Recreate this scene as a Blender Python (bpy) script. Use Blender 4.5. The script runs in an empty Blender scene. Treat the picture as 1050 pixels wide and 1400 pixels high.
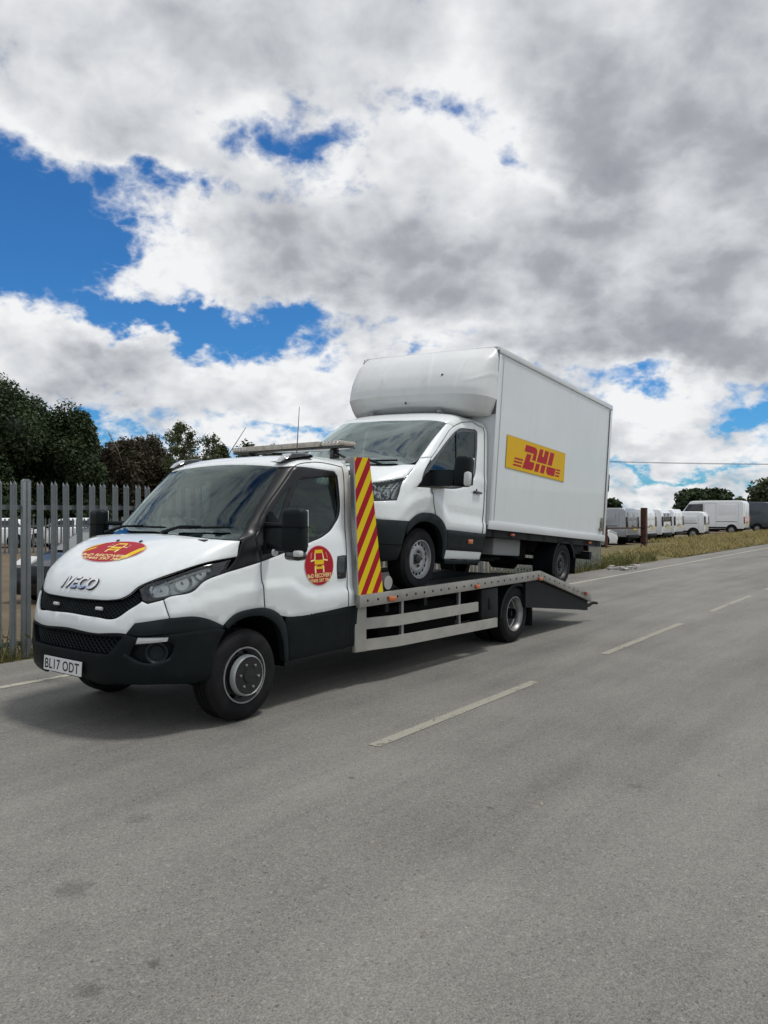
import bpy, bmesh, math, random
import numpy as np
from mathutils import Vector, Matrix
from mathutils.geometry import delaunay_2d_cdt

SC = bpy.context.scene
COL = SC.collection
R = math.radians
rnd = random.Random(7)

# ------------------------------------------------------------------ camera
CAM_H = 1.683
cam_d = bpy.data.cameras.new('camera'); cam = bpy.data.objects.new('camera', cam_d); COL.objects.link(cam)
cam.location = (0, 0, CAM_H); cam.rotation_euler = (R(90.109), 0, 0)
cam_d.sensor_fit = 'VERTICAL'; cam_d.sensor_height = 24.0; cam_d.lens = 24.0*1052/1400
cam_d.clip_start = 0.05; cam_d.clip_end = 4000
SC.camera = cam
SC.view_settings.view_transform = 'Standard'; SC.view_settings.look = 'None'
SC.view_settings.exposure = 0.08; SC.view_settings.gamma = 1.0; SC.view_settings.use_curve_mapping = False
SC.render.engine = 'CYCLES'
SC.cycles.use_denoising = True
SC.cycles.max_bounces = 8; SC.cycles.transparent_max_bounces = 16
SC.cycles.sample_clamp_indirect = 6.0

# ------------------------------------------------------------------ sky
SUN_EL, SUN_AZ = 70.0, 92.0           # azimuth from +Y, positive to the right
class NT:
    """tiny helper for building node trees"""
    def __init__(s, nt): s.nt = nt; s.nt.nodes.clear()
    def n(s, t, **kw):
        o = s.nt.nodes.new(t)
        for k, v in kw.items(): setattr(o, k, v)
        return o
    def put(s, sock, v):
        if isinstance(v, bpy.types.NodeSocket): s.nt.links.new(v, sock)
        elif v is not None: sock.default_value = v
    def m(s, op, a, b=None, c=None, clamp=False):
        o = s.n('ShaderNodeMath', operation=op); o.use_clamp = clamp
        s.put(o.inputs[0], a)
        if b is not None: s.put(o.inputs[1], b)
        if c is not None: s.put(o.inputs[2], c)
        return o.outputs[0]
    def smooth(s, x, a, b, lo=0.0, hi=1.0):
        o = s.n('ShaderNodeMapRange', interpolation_type='SMOOTHSTEP')
        s.put(o.inputs[0], x); s.put(o.inputs[1], a); s.put(o.inputs[2], b); s.put(o.inputs[3], lo); s.put(o.inputs[4], hi)
        return o.outputs[0]
    def lin(s, x, a, b, lo=0.0, hi=1.0):
        o = s.n('ShaderNodeMapRange'); s.put(o.inputs[0], x); s.put(o.inputs[1], a); s.put(o.inputs[2], b); s.put(o.inputs[3], lo); s.put(o.inputs[4], hi)
        return o.outputs[0]
    def mix(s, f, a, b, mode='MIX'):
        o = s.n('ShaderNodeMix', data_type='RGBA', blend_type=mode)
        s.put(o.inputs[0], f); s.put(o.inputs[6], a); s.put(o.inputs[7], b)
        return o.outputs[2]
    def noise(s, vec, scale, detail=4.0, rough=0.55, dist=0.0, lac=2.0):
        o = s.n('ShaderNodeTexNoise')
        if vec is not None: s.put(o.inputs['Vector'], vec)
        s.put(o.inputs['Scale'], scale); s.put(o.inputs['Detail'], detail); s.put(o.inputs['Roughness'], rough)
        s.put(o.inputs['Distortion'], dist); s.put(o.inputs['Lacunarity'], lac)
        return o.outputs[0]
    def comb(s, x, y, z):
        o = s.n('ShaderNodeCombineXYZ'); s.put(o.inputs[0], x); s.put(o.inputs[1], y); s.put(o.inputs[2], z); return o.outputs[0]

def rgb(r, g, b): return (r, g, b, 1.0)

world = bpy.data.worlds.new('World'); SC.world = world; world.use_nodes = True
def build_sky():
    t = NT(world.node_tree)
    out = t.n('ShaderNodeOutputWorld')
    sky = t.n('ShaderNodeTexSky', sky_type='NISHITA'); sky.sun_disc = False
    sky.sun_elevation = R(SUN_EL); sky.sun_rotation = R(SUN_AZ)
    sky.air_density = 1.0; sky.dust_density = 0.3; sky.ozone_density = 2.5
    bg1 = t.n('ShaderNodeBackground'); t.put(bg1.inputs[0], t.mix(1.0, sky.outputs[0], rgb(.30, .78, 1.22), 'MULTIPLY')); bg1.inputs[1].default_value = 0.085
    tc = t.n('ShaderNodeTexCoord').outputs['Generated']
    sep = t.n('ShaderNodeSeparateXYZ'); t.put(sep.inputs[0], tc)
    x, y, z = sep.outputs
    zc = t.m('MAXIMUM', z, 0.0)
    k = t.m('ADD', zc, 0.60)
    px, py = t.m('DIVIDE', x, k), t.m('DIVIDE', y, k)
    p = t.comb(px, py, t.m('MULTIPLY', zc, 0.35))
    # shape of the cloud field: openings (negative) and banks (positive), as directions over the horizon
    yy = t.m('MAXIMUM', y, 0.02)
    front = t.smooth(y, 0.05, 0.3)
    wob = t.n('ShaderNodeTexNoise'); t.put(wob.inputs['Vector'], p); wob.inputs['Scale'].default_value = 4.5; wob.inputs['Detail'].default_value = 6; wob.inputs['Roughness'].default_value = .6
    ws = t.n('ShaderNodeSeparateColor'); t.put(ws.inputs[0], wob.outputs[1])
    u = t.m('ADD', t.m('DIVIDE', x, yy), t.m('MULTIPLY', t.m('SUBTRACT', ws.outputs[0], 0.5), 0.30))
    v = t.m('ADD', t.m('DIVIDE', z, yy), t.m('MULTIPLY', t.m('SUBTRACT', ws.outputs[1], 0.5), 0.22))
    def field(lst):
        tot = None
        for (cx, cy, rx, ry, ang, amp) in lst:
            uu = (cx-525)/1052; vv = (702-cy)/1052; rx /= 1052; ry /= 1052
            ca, sa = math.cos(R(ang)), math.sin(R(ang))
            du, dv = t.m('SUBTRACT', u, uu), t.m('SUBTRACT', v, vv)
            a = t.m('ADD', t.m('MULTIPLY', du, ca/rx), t.m('MULTIPLY', dv, sa/rx))
            b = t.m('ADD', t.m('MULTIPLY', du, -sa/ry), t.m('MULTIPLY', dv, ca/ry))
            e = t.m('MULTIPLY', t.m('EXPONENT', t.m('MULTIPLY', t.m('ADD', t.m('MULTIPLY', a, a), t.m('MULTIPLY', b, b)), -1.0)), amp)
            tot = e if tot is None else t.m('ADD', tot, e)
        return t.m('MULTIPLY', tot, front)
    shape = field(SKY_SHAPE)
    tone = field(SKY_TONE)
    def lowf(vec): return t.m('MULTIPLY', t.m('SUBTRACT', t.noise(vec, 3.0, 3.0, 0.5, 0.3), .5), 1.0)
    def midf(vec, det): return t.m('MULTIPLY', t.m('SUBTRACT', t.noise(vec, 8.0, det, 0.55, 0.2), .5), .70)
    fl = lowf(p); fm = midf(p, 8.0)
    fc = t.m('SUBTRACT', .10, t.m('MULTIPLY', t.m('ABSOLUTE', t.m('SUBTRACT', t.noise(p, 17.0, 7.0, 0.55, 0.2), .5)), 1.1))
    low = t.smooth(z, 0.0, 0.10, 0.04, 0.0)
    base = t.m('ADD', t.m('ADD', fl, .53), t.m('ADD', shape, low))
    dens = t.m('ADD', base, t.m('ADD', fm, fc))
    mask = t.smooth(dens, 0.27, 0.60)
    # relief: the same field sampled a little way towards the light
    off = t.n('ShaderNodeVectorMath', operation='ADD'); t.put(off.inputs[0], p); off.inputs[1].default_value = (-0.045, 0.040, 0.055)
    rel = t.m('ADD', t.m('MULTIPLY', t.m('SUBTRACT', fl, lowf(off.outputs[0])), .8), t.m('MULTIPLY', t.m('SUBTRACT', fm, midf(off.outputs[0], 3.0)), .95))
    rel = t.m('ADD', rel, t.m('MULTIPLY', fc, .35))
    thick = t.smooth(t.m('ADD', base, t.m('MULTIPLY', fm, .35)), 0.40, 1.0)
    lum = t.m('ADD', t.m('SUBTRACT', 0.86, t.m('MULTIPLY', thick, 0.30)), t.m('MULTIPLY', rel, 1.25))
    lum = t.m('ADD', lum, tone)
    lum = t.m('MINIMUM', t.m('MAXIMUM', lum, 0.22), 0.97)
    ramp = t.n('ShaderNodeValToRGB'); t.put(ramp.inputs[0], lum)
    cr = ramp.color_ramp; cr.elements[0].position = 0.15; cr.elements[0].color = rgb(.25, .265, .30)
    cr.elements[1].position = 1.0; cr.elements[1].color = rgb(.88, .885, .89)
    e = cr.elements.new(.45); e.color = rgb(.375, .39, .425)
    e = cr.elements.new(.72); e.color = rgb(.62, .64, .67)
    bg2 = t.n('ShaderNodeBackground'); t.put(bg2.inputs[0], ramp.outputs[0]); bg2.inputs[1].default_value = 1.0
    mx = t.n('ShaderNodeMixShader'); t.put(mx.inputs[0], mask); t.nt.links.new(bg1.outputs[0], mx.inputs[1]); t.nt.links.new(bg2.outputs[0], mx.inputs[2])
    t.nt.links.new(mx.outputs[0], out.inputs[0])
# openings (negative) and banks (positive) of the cloud cover as directions over the horizon (across, up, half sizes, tilt, amount)
SKY_SHAPE = [(30, 250, 165, 75, -18, -.56), (70, 335, 140, 48, 15, -.44), (215, 245, 90, 30, -8, -.34), (170, 395, 70, 24, -10, -.26), (10, 400, 40, 25, 0, -.12),
    (335, 458, 140, 36, -12, -.46), (215, 425, 80, 26, -20, -.34), (310, 498, 40, 22, 0, -.22),
    (350, 162, 130, 34, -12, -.27), (440, 185, 60, 26, 0, -.12), (605, 172, 70, 36, 0, -.24), (735, 240, 110, 24, -16, -.30), (685, 205, 40, 30, 0, -.12),
    (900, 520, 110, 16, 4, -.34), (1010, 560, 60, 24, 10, -.40), (420, 592, 60, 14, 0, -.3), (140, 590, 40, 16, 0, -.4), (260, 260, 60, 24, 10, -.16), (20, 385, 60, 18, 0, -.18), (930, 632, 140, 8, 0, -.26), (560, 478, 60, 8, 0, -.15),
    (150, 190, 120, 30, -25, .20), (320, 335, 190, 66, -10, .26), (110, 470, 150, 45, 0, .28), (350, 545, 130, 35, 0, .22),
    (900, 150, 300, 170, 0, .40), (620, 350, 250, 90, 0, .30), (350, 60, 420, 90, 0, .26), (900, 420, 200, 80, 0, .30), (900, 585, 90, 25, 0, .26), (620, 500, 200, 24, 0, .2), (500, 225, 130, 35, -8, .2)]
SKY_TONE = [(950, 190, 220, 130, -10, -.17), (880, 330, 140, 40, 0, .12), (560, 385, 220, 40, 0, -.12), (860, 470, 220, 40, 0, -.20), (880, 400, 160, 40, 0, -.05),
    (190, 345, 110, 50, 0, .16), (480, 235, 170, 60, -8, .12), (60, 110, 110, 60, 0, .14), (250, 60, 200, 60, 0, .08), (120, 425, 150, 25, 0, .12), (100, 520, 170, 30, 0, -.16),
    (330, 525, 60, 22, 0, .20), (660, 450, 110, 18, 0, .16), (890, 560, 60, 25, 0, .22), (1000, 600, 80, 20, 0, .14), (960, 660, 140, 14, 0, -.12), (400, 400, 140, 24, 0, -.05)]
build_sky()

sun_d = bpy.data.lights.new('sun', 'SUN'); sun = bpy.data.objects.new('sun', sun_d); COL.objects.link(sun)
sun_d.energy = 2.0; sun_d.angle = R(10); sun_d.color = (1.0, 0.965, 0.91)
sd = Vector((math.sin(R(SUN_AZ))*math.cos(R(SUN_EL)), math.cos(R(SUN_AZ))*math.cos(R(SUN_EL)), math.sin(R(SUN_EL))))
sun.rotation_euler = sd.to_track_quat('Z', 'Y').to_euler(); sun.location = (0, 0, 60)

# ------------------------------------------------------------------ helpers: objects
def link(o, parent=None):
    COL.objects.link(o)
    if parent is not None: o.parent = parent
    return o
def props(o, label=None, cat=None, group=None, kind=None):
    if label: o['label'] = label
    if cat: o['category'] = cat
    if group: o['group'] = group
    if kind: o['kind'] = kind
    return o
def empty(name, M, label, cat, group=None):
    o = bpy.data.objects.new(name, None); o.matrix_world = M; o.empty_display_size = .2
    link(o); return props(o, label, cat, group)
def frame(org, F, L, U):
    return Matrix(((F[0], L[0], U[0], org[0]), (F[1], L[1], U[1], org[1]), (F[2], L[2], U[2], org[2]), (0, 0, 0, 1)))
def heading(org, deg):
    """local x = forward, y = left, z = up; deg measured from +X"""
    c, s = math.cos(R(deg)), math.sin(R(deg)); return frame(org, (c, s, 0), (-s, c, 0), (0, 0, 1))
def from_np(name, V, F, mat, parent=None, smooth=True, sharp_angle=None):
    me = bpy.data.meshes.new(name); me.from_pydata([tuple(v) for v in V], [], [tuple(f) for f in F])
    if smooth:
        me.polygons.foreach_set('use_smooth', [True]*len(me.polygons))
        if sharp_angle: me.set_sharp_from_angle(angle=R(sharp_angle))
    for m in (mat if isinstance(mat, (list, tuple)) else [mat]): me.materials.append(m)
    me.update(); return link(bpy.data.objects.new(name, me), parent)

class MB:
    """collects simple solids into one mesh"""
    def __init__(s): s.bm = bmesh.new()
    def _xf(s, vs, M):
        if M is not None: bmesh.ops.transform(s.bm, matrix=M, verts=vs)
    def box(s, c, size, bev=0.0, M=None, seg=2, rot=None):
        r = bmesh.ops.create_cube(s.bm, size=1.0); vs = r['verts']
        T = Matrix.Translation(c) @ (rot if rot is not None else Matrix.Identity(4)) @ Matrix.Diagonal((size[0], size[1], size[2], 1))
        bmesh.ops.transform(s.bm, matrix=T, verts=vs)
        if bev > 0:
            es = list({e for v in vs for e in v.link_edges})
            g = bmesh.ops.bevel(s.bm, geom=es, offset=bev, segments=seg, affect='EDGES', profile=.5)
            vs = [v for v in g['verts']]
            vs = list({v for f in g['faces'] for v in f.verts} | set(vs))
        s._xf(vs, M); return s
    def prism(s, pts, axis, a, b, M=None, bev=0.0):
        """extrude a 2D outline along an axis (0,1,2) from a to b"""
        def p3(q, t):
            l = [q[0], q[1]]; l.insert(axis, t); return l
        A = [s.bm.verts.new(p3(q, a)) for q in pts]; B = [s.bm.verts.new(p3(q, b)) for q in pts]
        n = len(pts); fs = [s.bm.faces.new(A), s.bm.faces.new(list(reversed(B)))]
        for i in range(n): fs.append(s.bm.faces.new((A[(i+1) % n], A[i], B[i], B[(i+1) % n])))
        bmesh.ops.recalc_face_normals(s.bm, faces=fs)
        vs = A+B
        if bev > 0:
            es = list({e for f in fs[:2] for e in f.edges})
            g = bmesh.ops.bevel(s.bm, geom=es, offset=bev, segments=2, affect='EDGES', profile=.5)
            vs = list({v for f in g['faces'] for v in f.verts} | {v for v in vs if v.is_valid})
        s._xf(vs, M); return s
    def tube(s, path, r, n=8, cap=True, M=None):
        path = [Vector(p) for p in path]; rr = r if isinstance(r, (list, tuple)) else [r]*len(path)
        rings = []; up = Vector((0, 0, 1)); prev = None
        for i, p in enumerate(path):
            d = (path[min(i+1, len(path)-1)]-path[max(i-1, 0)]).normalized()
            if prev is None:
                a = d.cross(up if abs(d.z) < .9 else Vector((1, 0, 0))).normalized()
            else: a = (prev - d*prev.dot(d)).normalized()
            prev = a; b = d.cross(a)
            rings.append([s.bm.verts.new(p + (a*math.cos(2*math.pi*k/n)+b*math.sin(2*math.pi*k/n))*rr[i]) for k in range(n)])
        for i in range(len(rings)-1):
            for k in range(n): s.bm.faces.new((rings[i][k], rings[i][(k+1) % n], rings[i+1][(k+1) % n], rings[i+1][k]))
        if cap: s.bm.faces.new(list(reversed(rings[0]))); s.bm.faces.new(rings[-1])
        s._xf([v for q in rings for v in q], M); return s
    def lathe(s, prof, n=40, axis=1, M=None, skip=None):
        """revolve (along, radius) pairs about the axis; skip(i,k) drops faces"""
        rings = []
        for (a, r) in prof:
            ring = []
            for k in range(n):
                t = 2*math.pi*k/n; l = [r*math.cos(t), r*math.sin(t)]; l.insert(axis, a); ring.append(s.bm.verts.new(l))
            rings.append(ring)
        for i in range(len(rings)-1):
            for k in range(n):
                if skip and skip(i, k): continue
                s.bm.faces.new((rings[i][k], rings[i][(k+1) % n], rings[i+1][(k+1) % n], rings[i+1][k]))
        s._xf([v for q in rings for v in q], M); return s
    def disc(s, c, r, axis=1, n=24):
        vs = []
        for k in range(n):
            t = 2*math.pi*k/n; l = [r*math.cos(t), r*math.sin(t)]; l.insert(axis, 0); vs.append(s.bm.verts.new(Vector(l)+Vector(c)))
        s.bm.faces.new(vs); return s
    def quad(s, *p): s.bm.faces.new([s.bm.verts.new(q) for q in p]); return s
    def build(s, name, mat, parent=None, smooth=35, mirror=False, recalc=True):
        if recalc: bmesh.ops.recalc_face_normals(s.bm, faces=s.bm.faces)
        me = bpy.data.meshes.new(name); s.bm.to_mesh(me); s.bm.free()
        if smooth:
            me.polygons.foreach_set('use_smooth', [True]*len(me.polygons)); me.set_sharp_from_angle(angle=R(smooth))
        for m in (mat if isinstance(mat, (list, tuple)) else [mat]): me.materials.append(m)
        return link(bpy.data.objects.new(name, me), parent)

def copy_tree(o, parent=None):
    c = o.copy(); COL.objects.link(c)
    if parent is not None: c.parent = parent
    for ch in list(o.children): copy_tree(ch, c)
    return c

# ------------------------------------------------------------------ helpers: materials
MATS = {}
def mat(name, col, rough=.5, metal=0.0, coat=0.0, var=0.0, vscale=3.0, bump=0.0, bscale=40.0, spec=.5, col2=None, emit=None, rvar=0.0, streak=0.0, dirt=0.0):
    if name in MATS: return MATS[name]
    m = bpy.data.materials.new(name); m.use_nodes = True; t = NT(m.node_tree)
    out = t.n('ShaderNodeOutputMaterial'); b = t.n('ShaderNodeBsdfPrincipled'); t.nt.links.new(b.outputs[0], out.inputs[0])
    tc = t.n('ShaderNodeTexCoord').outputs['Object']
    c = rgb(*col)
    if var > 0 or col2:
        n = t.noise(tc, vscale, 6, .6)
        hi = rgb(*[min(1, q*(1+var)) for q in col]); lo = rgb(*(col2 if col2 else [q*(1-var) for q in col]))
        c = t.mix(t.smooth(n, .3, .7), lo, hi)
    if dirt > 0:
        n = t.noise(tc, 9.0, 8, .65); n2 = t.noise(tc, 1.3, 3, .5)
        f = t.m('MULTIPLY', t.m('MULTIPLY', t.smooth(n, .45, .8), t.smooth(n2, .35, .7)), dirt)
        c = t.mix(f, c, rgb(.30, .28, .24))
    if streak > 0:
        mp = t.n('ShaderNodeMapping'); t.put(mp.inputs['Vector'], tc); mp.inputs['Scale'].default_value = (11, 11, .55)
        n = t.noise(mp.outputs[0], 1.0, 6, .65); n2 = t.noise(tc, .9, 4, .55)
        c = t.mix(t.m('MULTIPLY', t.m('MULTIPLY', t.smooth(n, .48, .75), t.smooth(n2, .38, .65)), streak), c, rgb(.33, .31, .26))
    t.put(b.inputs['Base Color'], c)
    if rvar > 0:
        n = t.noise(tc, vscale*2.3, 5, .6); t.put(b.inputs['Roughness'], t.lin(n, .3, .7, max(.02, rough-rvar), min(1, rough+rvar)))
    else: b.inputs['Roughness'].default_value = rough
    b.inputs['Metallic'].default_value = metal; b.inputs['Specular IOR Level'].default_value = spec
    if coat > 0: b.inputs['Coat Weight'].default_value = coat; b.inputs['Coat Roughness'].default_value = .04
    if bump > 0:
        n = t.noise(tc, bscale, 5, .6); bp = t.n('ShaderNodeBump'); bp.inputs['Strength'].default_value = bump; bp.inputs['Distance'].default_value = .01
        t.put(bp.inputs['Height'], n); t.nt.links.new(bp.outputs[0], b.inputs['Normal'])
    if emit: b.inputs['Emission Color'].default_value = rgb(*emit); b.inputs['Emission Strength'].default_value = 1
    MATS[name] = m; return m
def glass_mat(name, tint, ior=1.5, boost=1.0, body=None, bodyfac=0.0):
    """thin window pane: tinted see-through sheet with a mirror coat by Fresnel, plus a little dust"""
    if name in MATS: return MATS[name]
    m = bpy.data.materials.new(name); m.use_nodes = True; t = NT(m.node_tree)
    out = t.n('ShaderNodeOutputMaterial')
    tr = t.n('ShaderNodeBsdfTransparent'); tr.inputs[0].default_value = rgb(*tint)
    gl = t.n('ShaderNodeBsdfGlossy'); gl.inputs['Roughness'].default_value = .015; gl.inputs[0].default_value = rgb(.86, 1, .97)
    fr = t.n('ShaderNodeFresnel'); fr.inputs[0].default_value = ior
    f = t.m('MULTIPLY', fr.outputs[0], boost, clamp=True)
    mx = t.n('ShaderNodeMixShader'); t.put(mx.inputs[0], f); t.nt.links.new(tr.outputs[0], mx.inputs[1]); t.nt.links.new(gl.outputs[0], mx.inputs[2])
    last = mx
    if bodyfac > 0:
        df = t.n('ShaderNodeBsdfDiffuse'); df.inputs[0].default_value = rgb(*body)
        m2 = t.n('ShaderNodeMixShader'); m2.inputs[0].default_value = bodyfac
        t.nt.links.new(mx.outputs[0], m2.inputs[1]); t.nt.links.new(df.outputs[0], m2.inputs[2]); last = m2
    t.nt.links.new(last.outputs[0], out.inputs[0]); MATS[name] = m; return m

WHITE = mat('white paint', (.74, .775, .772), .32, coat=.7, var=.015, vscale=1.5, rvar=.04, dirt=.14, streak=.12)
GRP = mat('white box panel', (.655, .69, .69), .34, coat=.25, var=.02, vscale=1.2, rvar=.05, dirt=.12, streak=.22)
NOSEW = mat('white moulded plastic', (.68, .70, .69), .38, coat=.15, var=.025, vscale=1.6, rvar=.05, dirt=.10, streak=.12)
BPLAST = mat('black textured plastic', (.0045, .0080, .0088), .5, var=.2, bump=.1, bscale=500, rvar=.08, dirt=.02, spec=.16)
GPLAST = mat('dark grey plastic', (.010, .0155, .017), .5, var=.2, bump=.1, bscale=400, rvar=.08, dirt=.03, spec=.2)
BSATIN = mat('satin black trim', (.006, .007, .008), .34, spec=.35)
BGLOSS = mat('gloss black trim', (.008, .009, .010), .12, coat=.5)
BLACK = mat('black underside', (.004, .004, .004), .8, spec=.1)
RUBBER = mat('tyre rubber', (.008, .008, .009), .7, var=.35, vscale=8, bump=.1, bscale=120, dirt=.04, spec=.2)
STEEL = mat('grey steel', (.33, .33, .33), .42, metal=.8, var=.12, vscale=9, rvar=.1)
DSTEEL = mat('dark steel', (.05, .05, .052), .5, metal=.5, var=.2, vscale=9)
CHROME = mat('chrome', (.82, .82, .83), .09, metal=1.0)
REFL = mat('lamp reflector', (.75, .76, .77), .16, metal=1.0)
ALU = mat('brushed aluminium', (.30, .29, .265), .45, metal=.5, var=.14, vscale=5, rvar=.12, dirt=.4)
GUARD = mat('dull side guard aluminium', (.38, .37, .335), .5, metal=.4, var=.10, vscale=5, rvar=.1, dirt=.4)
GALV = mat('galvanised steel', (.205, .228, .236), .55, metal=.35, var=.14, vscale=4, rvar=.12, bump=.05, bscale=30)
DECK = mat('dark deck plate', (.030, .033, .033), .65, var=.3, vscale=4, bump=.2, bscale=60, dirt=.25, spec=.25)
CHASS = mat('black chassis paint', (.007, .008, .009), .55, var=.3, dirt=.05, spec=.2)
AMBER = mat('amber lens', (.45, .11, .02), .22, coat=.5)
REDL = mat('red lens', (.45, .02, .02), .2, coat=.5)
CLEARL = mat('clear lens', (.55, .56, .55), .15, coat=.6)
RED = mat('red vinyl', (.36, .008, .018), .5, var=.03, spec=.22)
YEL = mat('yellow vinyl', (.72, .50, .012), .5, var=.03, spec=.22)
DHLY = mat('yellow panel vinyl', (.70, .42, .004), .5, var=.02, spec=.2)
DHLR = mat('red panel lettering', (.42, .008, .022), .5, spec=.2)
PALE_Y = mat('pale yellow lettering', (.85, .70, .30), .4)
PLATEW = mat('white number plate', (.75, .76, .75), .3, coat=.3)
INK = mat('black lettering', (.01, .01, .01), .4)
SEAT = mat('dark seat fabric', (.014, .016, .018), .85, var=.2, vscale=20)
DASH = mat('dashboard plastic', (.020, .021, .022), .7, var=.2)
LINER = mat('grey cab lining', (.12, .125, .125), .8, var=.1)
HIVIS = mat('hi vis yellow cloth', (.26, .38, .03), .8, var=.1, vscale=10)
GLASS_WS = glass_mat('windscreen glass', (.64, .76, .71), 1.52, 1.2)
GLASS_WV = glass_mat('van windscreen glass', (.64, .78, .73), 1.55, 2.1)
GLASS_SD = glass_mat('side window glass', (.52, .58, .56), 1.5, 1.0)
LENS = glass_mat('lamp lens', (.86, .88, .88), 1.5, 1.0)
def _herm(xs,ys,x):
    xs=np.asarray(xs,float);ys=np.asarray(ys,float)
    d=np.diff(ys)/np.diff(xs); m=np.empty(len(xs)); m[0]=d[0];m[-1]=d[-1]
    for i in range(1,len(xs)-1):
        m[i]=0 if d[i-1]*d[i]<=0 else 2*d[i-1]*d[i]/(d[i-1]+d[i])
    i=np.clip(np.searchsorted(xs,x)-1,0,len(xs)-2); hh=xs[i+1]-xs[i]; t=(x-xs[i])/hh
    return ((2*t**3-3*t**2+1)*ys[i]+(t**3-2*t**2+t)*hh*m[i]+(-2*t**3+3*t**2)*ys[i+1]+(t**3-t**2)*hh*m[i+1])
class Surf:
    """body shell of a vehicle half: level rows (z, front x, half width, corner length, squareness); s 0..1 round the corner, 1..2 along the side"""
    def __init__(self,levels,xr,nv=8,nc=72,nsd=40,flare=None):
        L=np.array(levels,float); k=np.arange(len(L)); v=np.linspace(0,len(L)-1,(len(L)-1)*nv+1)
        Z,X,W,A,N=[_herm(k,L[:,i],v) for i in range(5)]
        G=np.zeros((len(v),nc+nsd+1,3))
        t=np.linspace(0,math.pi/2,600)
        for j in range(len(v)):
            x=X[j]-A[j]+A[j]*np.maximum(np.cos(t),0)**(2/N[j]); y=W[j]*np.sin(t)**(2/N[j])
            l=np.concatenate([[0],np.cumsum(np.hypot(np.diff(x),np.diff(y)))]); l/=l[-1]
            q=np.linspace(0,1,nc+1)
            G[j,:nc+1,0]=np.interp(q,l,x);G[j,:nc+1,1]=np.interp(q,l,y)
            q=np.linspace(0,1,nsd+1)[1:]
            G[j,nc+1:,0]=(X[j]-A[j])*(1-q)+xr*q; G[j,nc+1:,1]=W[j]; G[j,:,2]=Z[j]
        if flare is not None:   # sides that spread a little towards the rear edge
            fz=[q[0] for q in flare]; fd=[q[1] for q in flare]; q=(np.linspace(0,1,nsd+1)[1:])**1.6
            for j in range(len(v)): G[j,nc+1:,1]+=np.interp(Z[j],fz,fd)*q
        self.G=G; self.nv=nv;self.nc=nc;self.nsd=nsd
        dv=np.gradient(G,axis=0); ds=np.gradient(G,axis=1); n=np.cross(ds,dv); n/=np.linalg.norm(n,axis=2,keepdims=True)+1e-12
        self.Nn=n
    def _idx(self,s,v):
        s=np.asarray(s,float);v=np.asarray(v,float)
        c=np.where(s<1,s*self.nc,self.nc+(s-1)*self.nsd); r=v*self.nv
        c=np.clip(c,0,self.G.shape[1]-1.0001); r=np.clip(r,0,self.G.shape[0]-1.0001)
        i=r.astype(int);j=c.astype(int); return i,j,r-i,c-j
    def _ev(self,A,s,v):
        i,j,a,b=self._idx(s,v); a=a[...,None];b=b[...,None]
        return A[i,j]*(1-a)*(1-b)+A[i+1,j]*a*(1-b)+A[i,j+1]*(1-a)*b+A[i+1,j+1]*a*b
    def P(self,s,v,off=0.0):
        p=self._ev(self.G,s,v)
        if np.any(off): 
            n=self._ev(self.Nn,s,v); n/=np.linalg.norm(n,axis=-1,keepdims=True)+1e-9; p=p+n*np.asarray(off)[...,None]
        return p
    def disp(self, s, v):
        """pressed-in body lines: extra outward offset"""
        tot = np.zeros(np.shape(s))
        for (line, amp, w, s0, s1, vfade) in getattr(self, 'creases', []):
            ls = [q[0] for q in line]; lv = [q[1] for q in line]
            vl = np.interp(s, ls, lv); d = vl-v
            a = np.clip(d/w+.5, 0, 1); a = a*a*(3-2*a)
            b = np.clip(1-(d-w)/vfade, 0, 1); b = b*b*(3-2*b)
            f = np.clip((s-s0)/.08, 0, 1)*np.clip((s1-s)/.08, 0, 1)
            tot = tot+amp*a*b*f
        return tot
    def E(self, s, v, off=0.0):
        """point on the shell for signed s (negative s = right-hand side)"""
        s = np.asarray(s, float); v = np.asarray(v, float); a = np.abs(s)
        p = self.P(a, v, np.asarray(off)+self.disp(a, v)+np.zeros_like(a)); p = np.array(p)
        p[..., 1] *= np.where(s < 0, -1, 1); return p
    def normal(self, s, v):
        a = np.abs(s); n = self._ev(self.Nn, a, np.asarray(v, float)); n = n/(np.linalg.norm(n, axis=-1, keepdims=True)+1e-9)
        n = np.array(n); n[..., 1] *= np.where(np.asarray(s) < 0, -1, 1); return n
    def at_y(self, y, v):
        """s of the corner part where the shell reaches half width y on level v"""
        i = int(min(max(v*self.nv, 0), self.G.shape[0]-1)); row = self.G[i]
        return math.copysign(float(np.interp(abs(y), row[:self.nc+1, 1], np.linspace(0, 1, self.nc+1))), y)
    def at_xz(self, x, z):
        """(s, v) on the side of the shell"""
        zs = self.G[:, 0, 2]; r = float(np.interp(z, zs, np.arange(len(zs)))); i = int(round(r)); row = self.G[i]
        c = float(np.interp(-x, -row[:, 0], np.arange(row.shape[0])))
        s = c/self.nc if c < self.nc else 1+(c-self.nc)/self.nsd
        return s, r/self.nv

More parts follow.
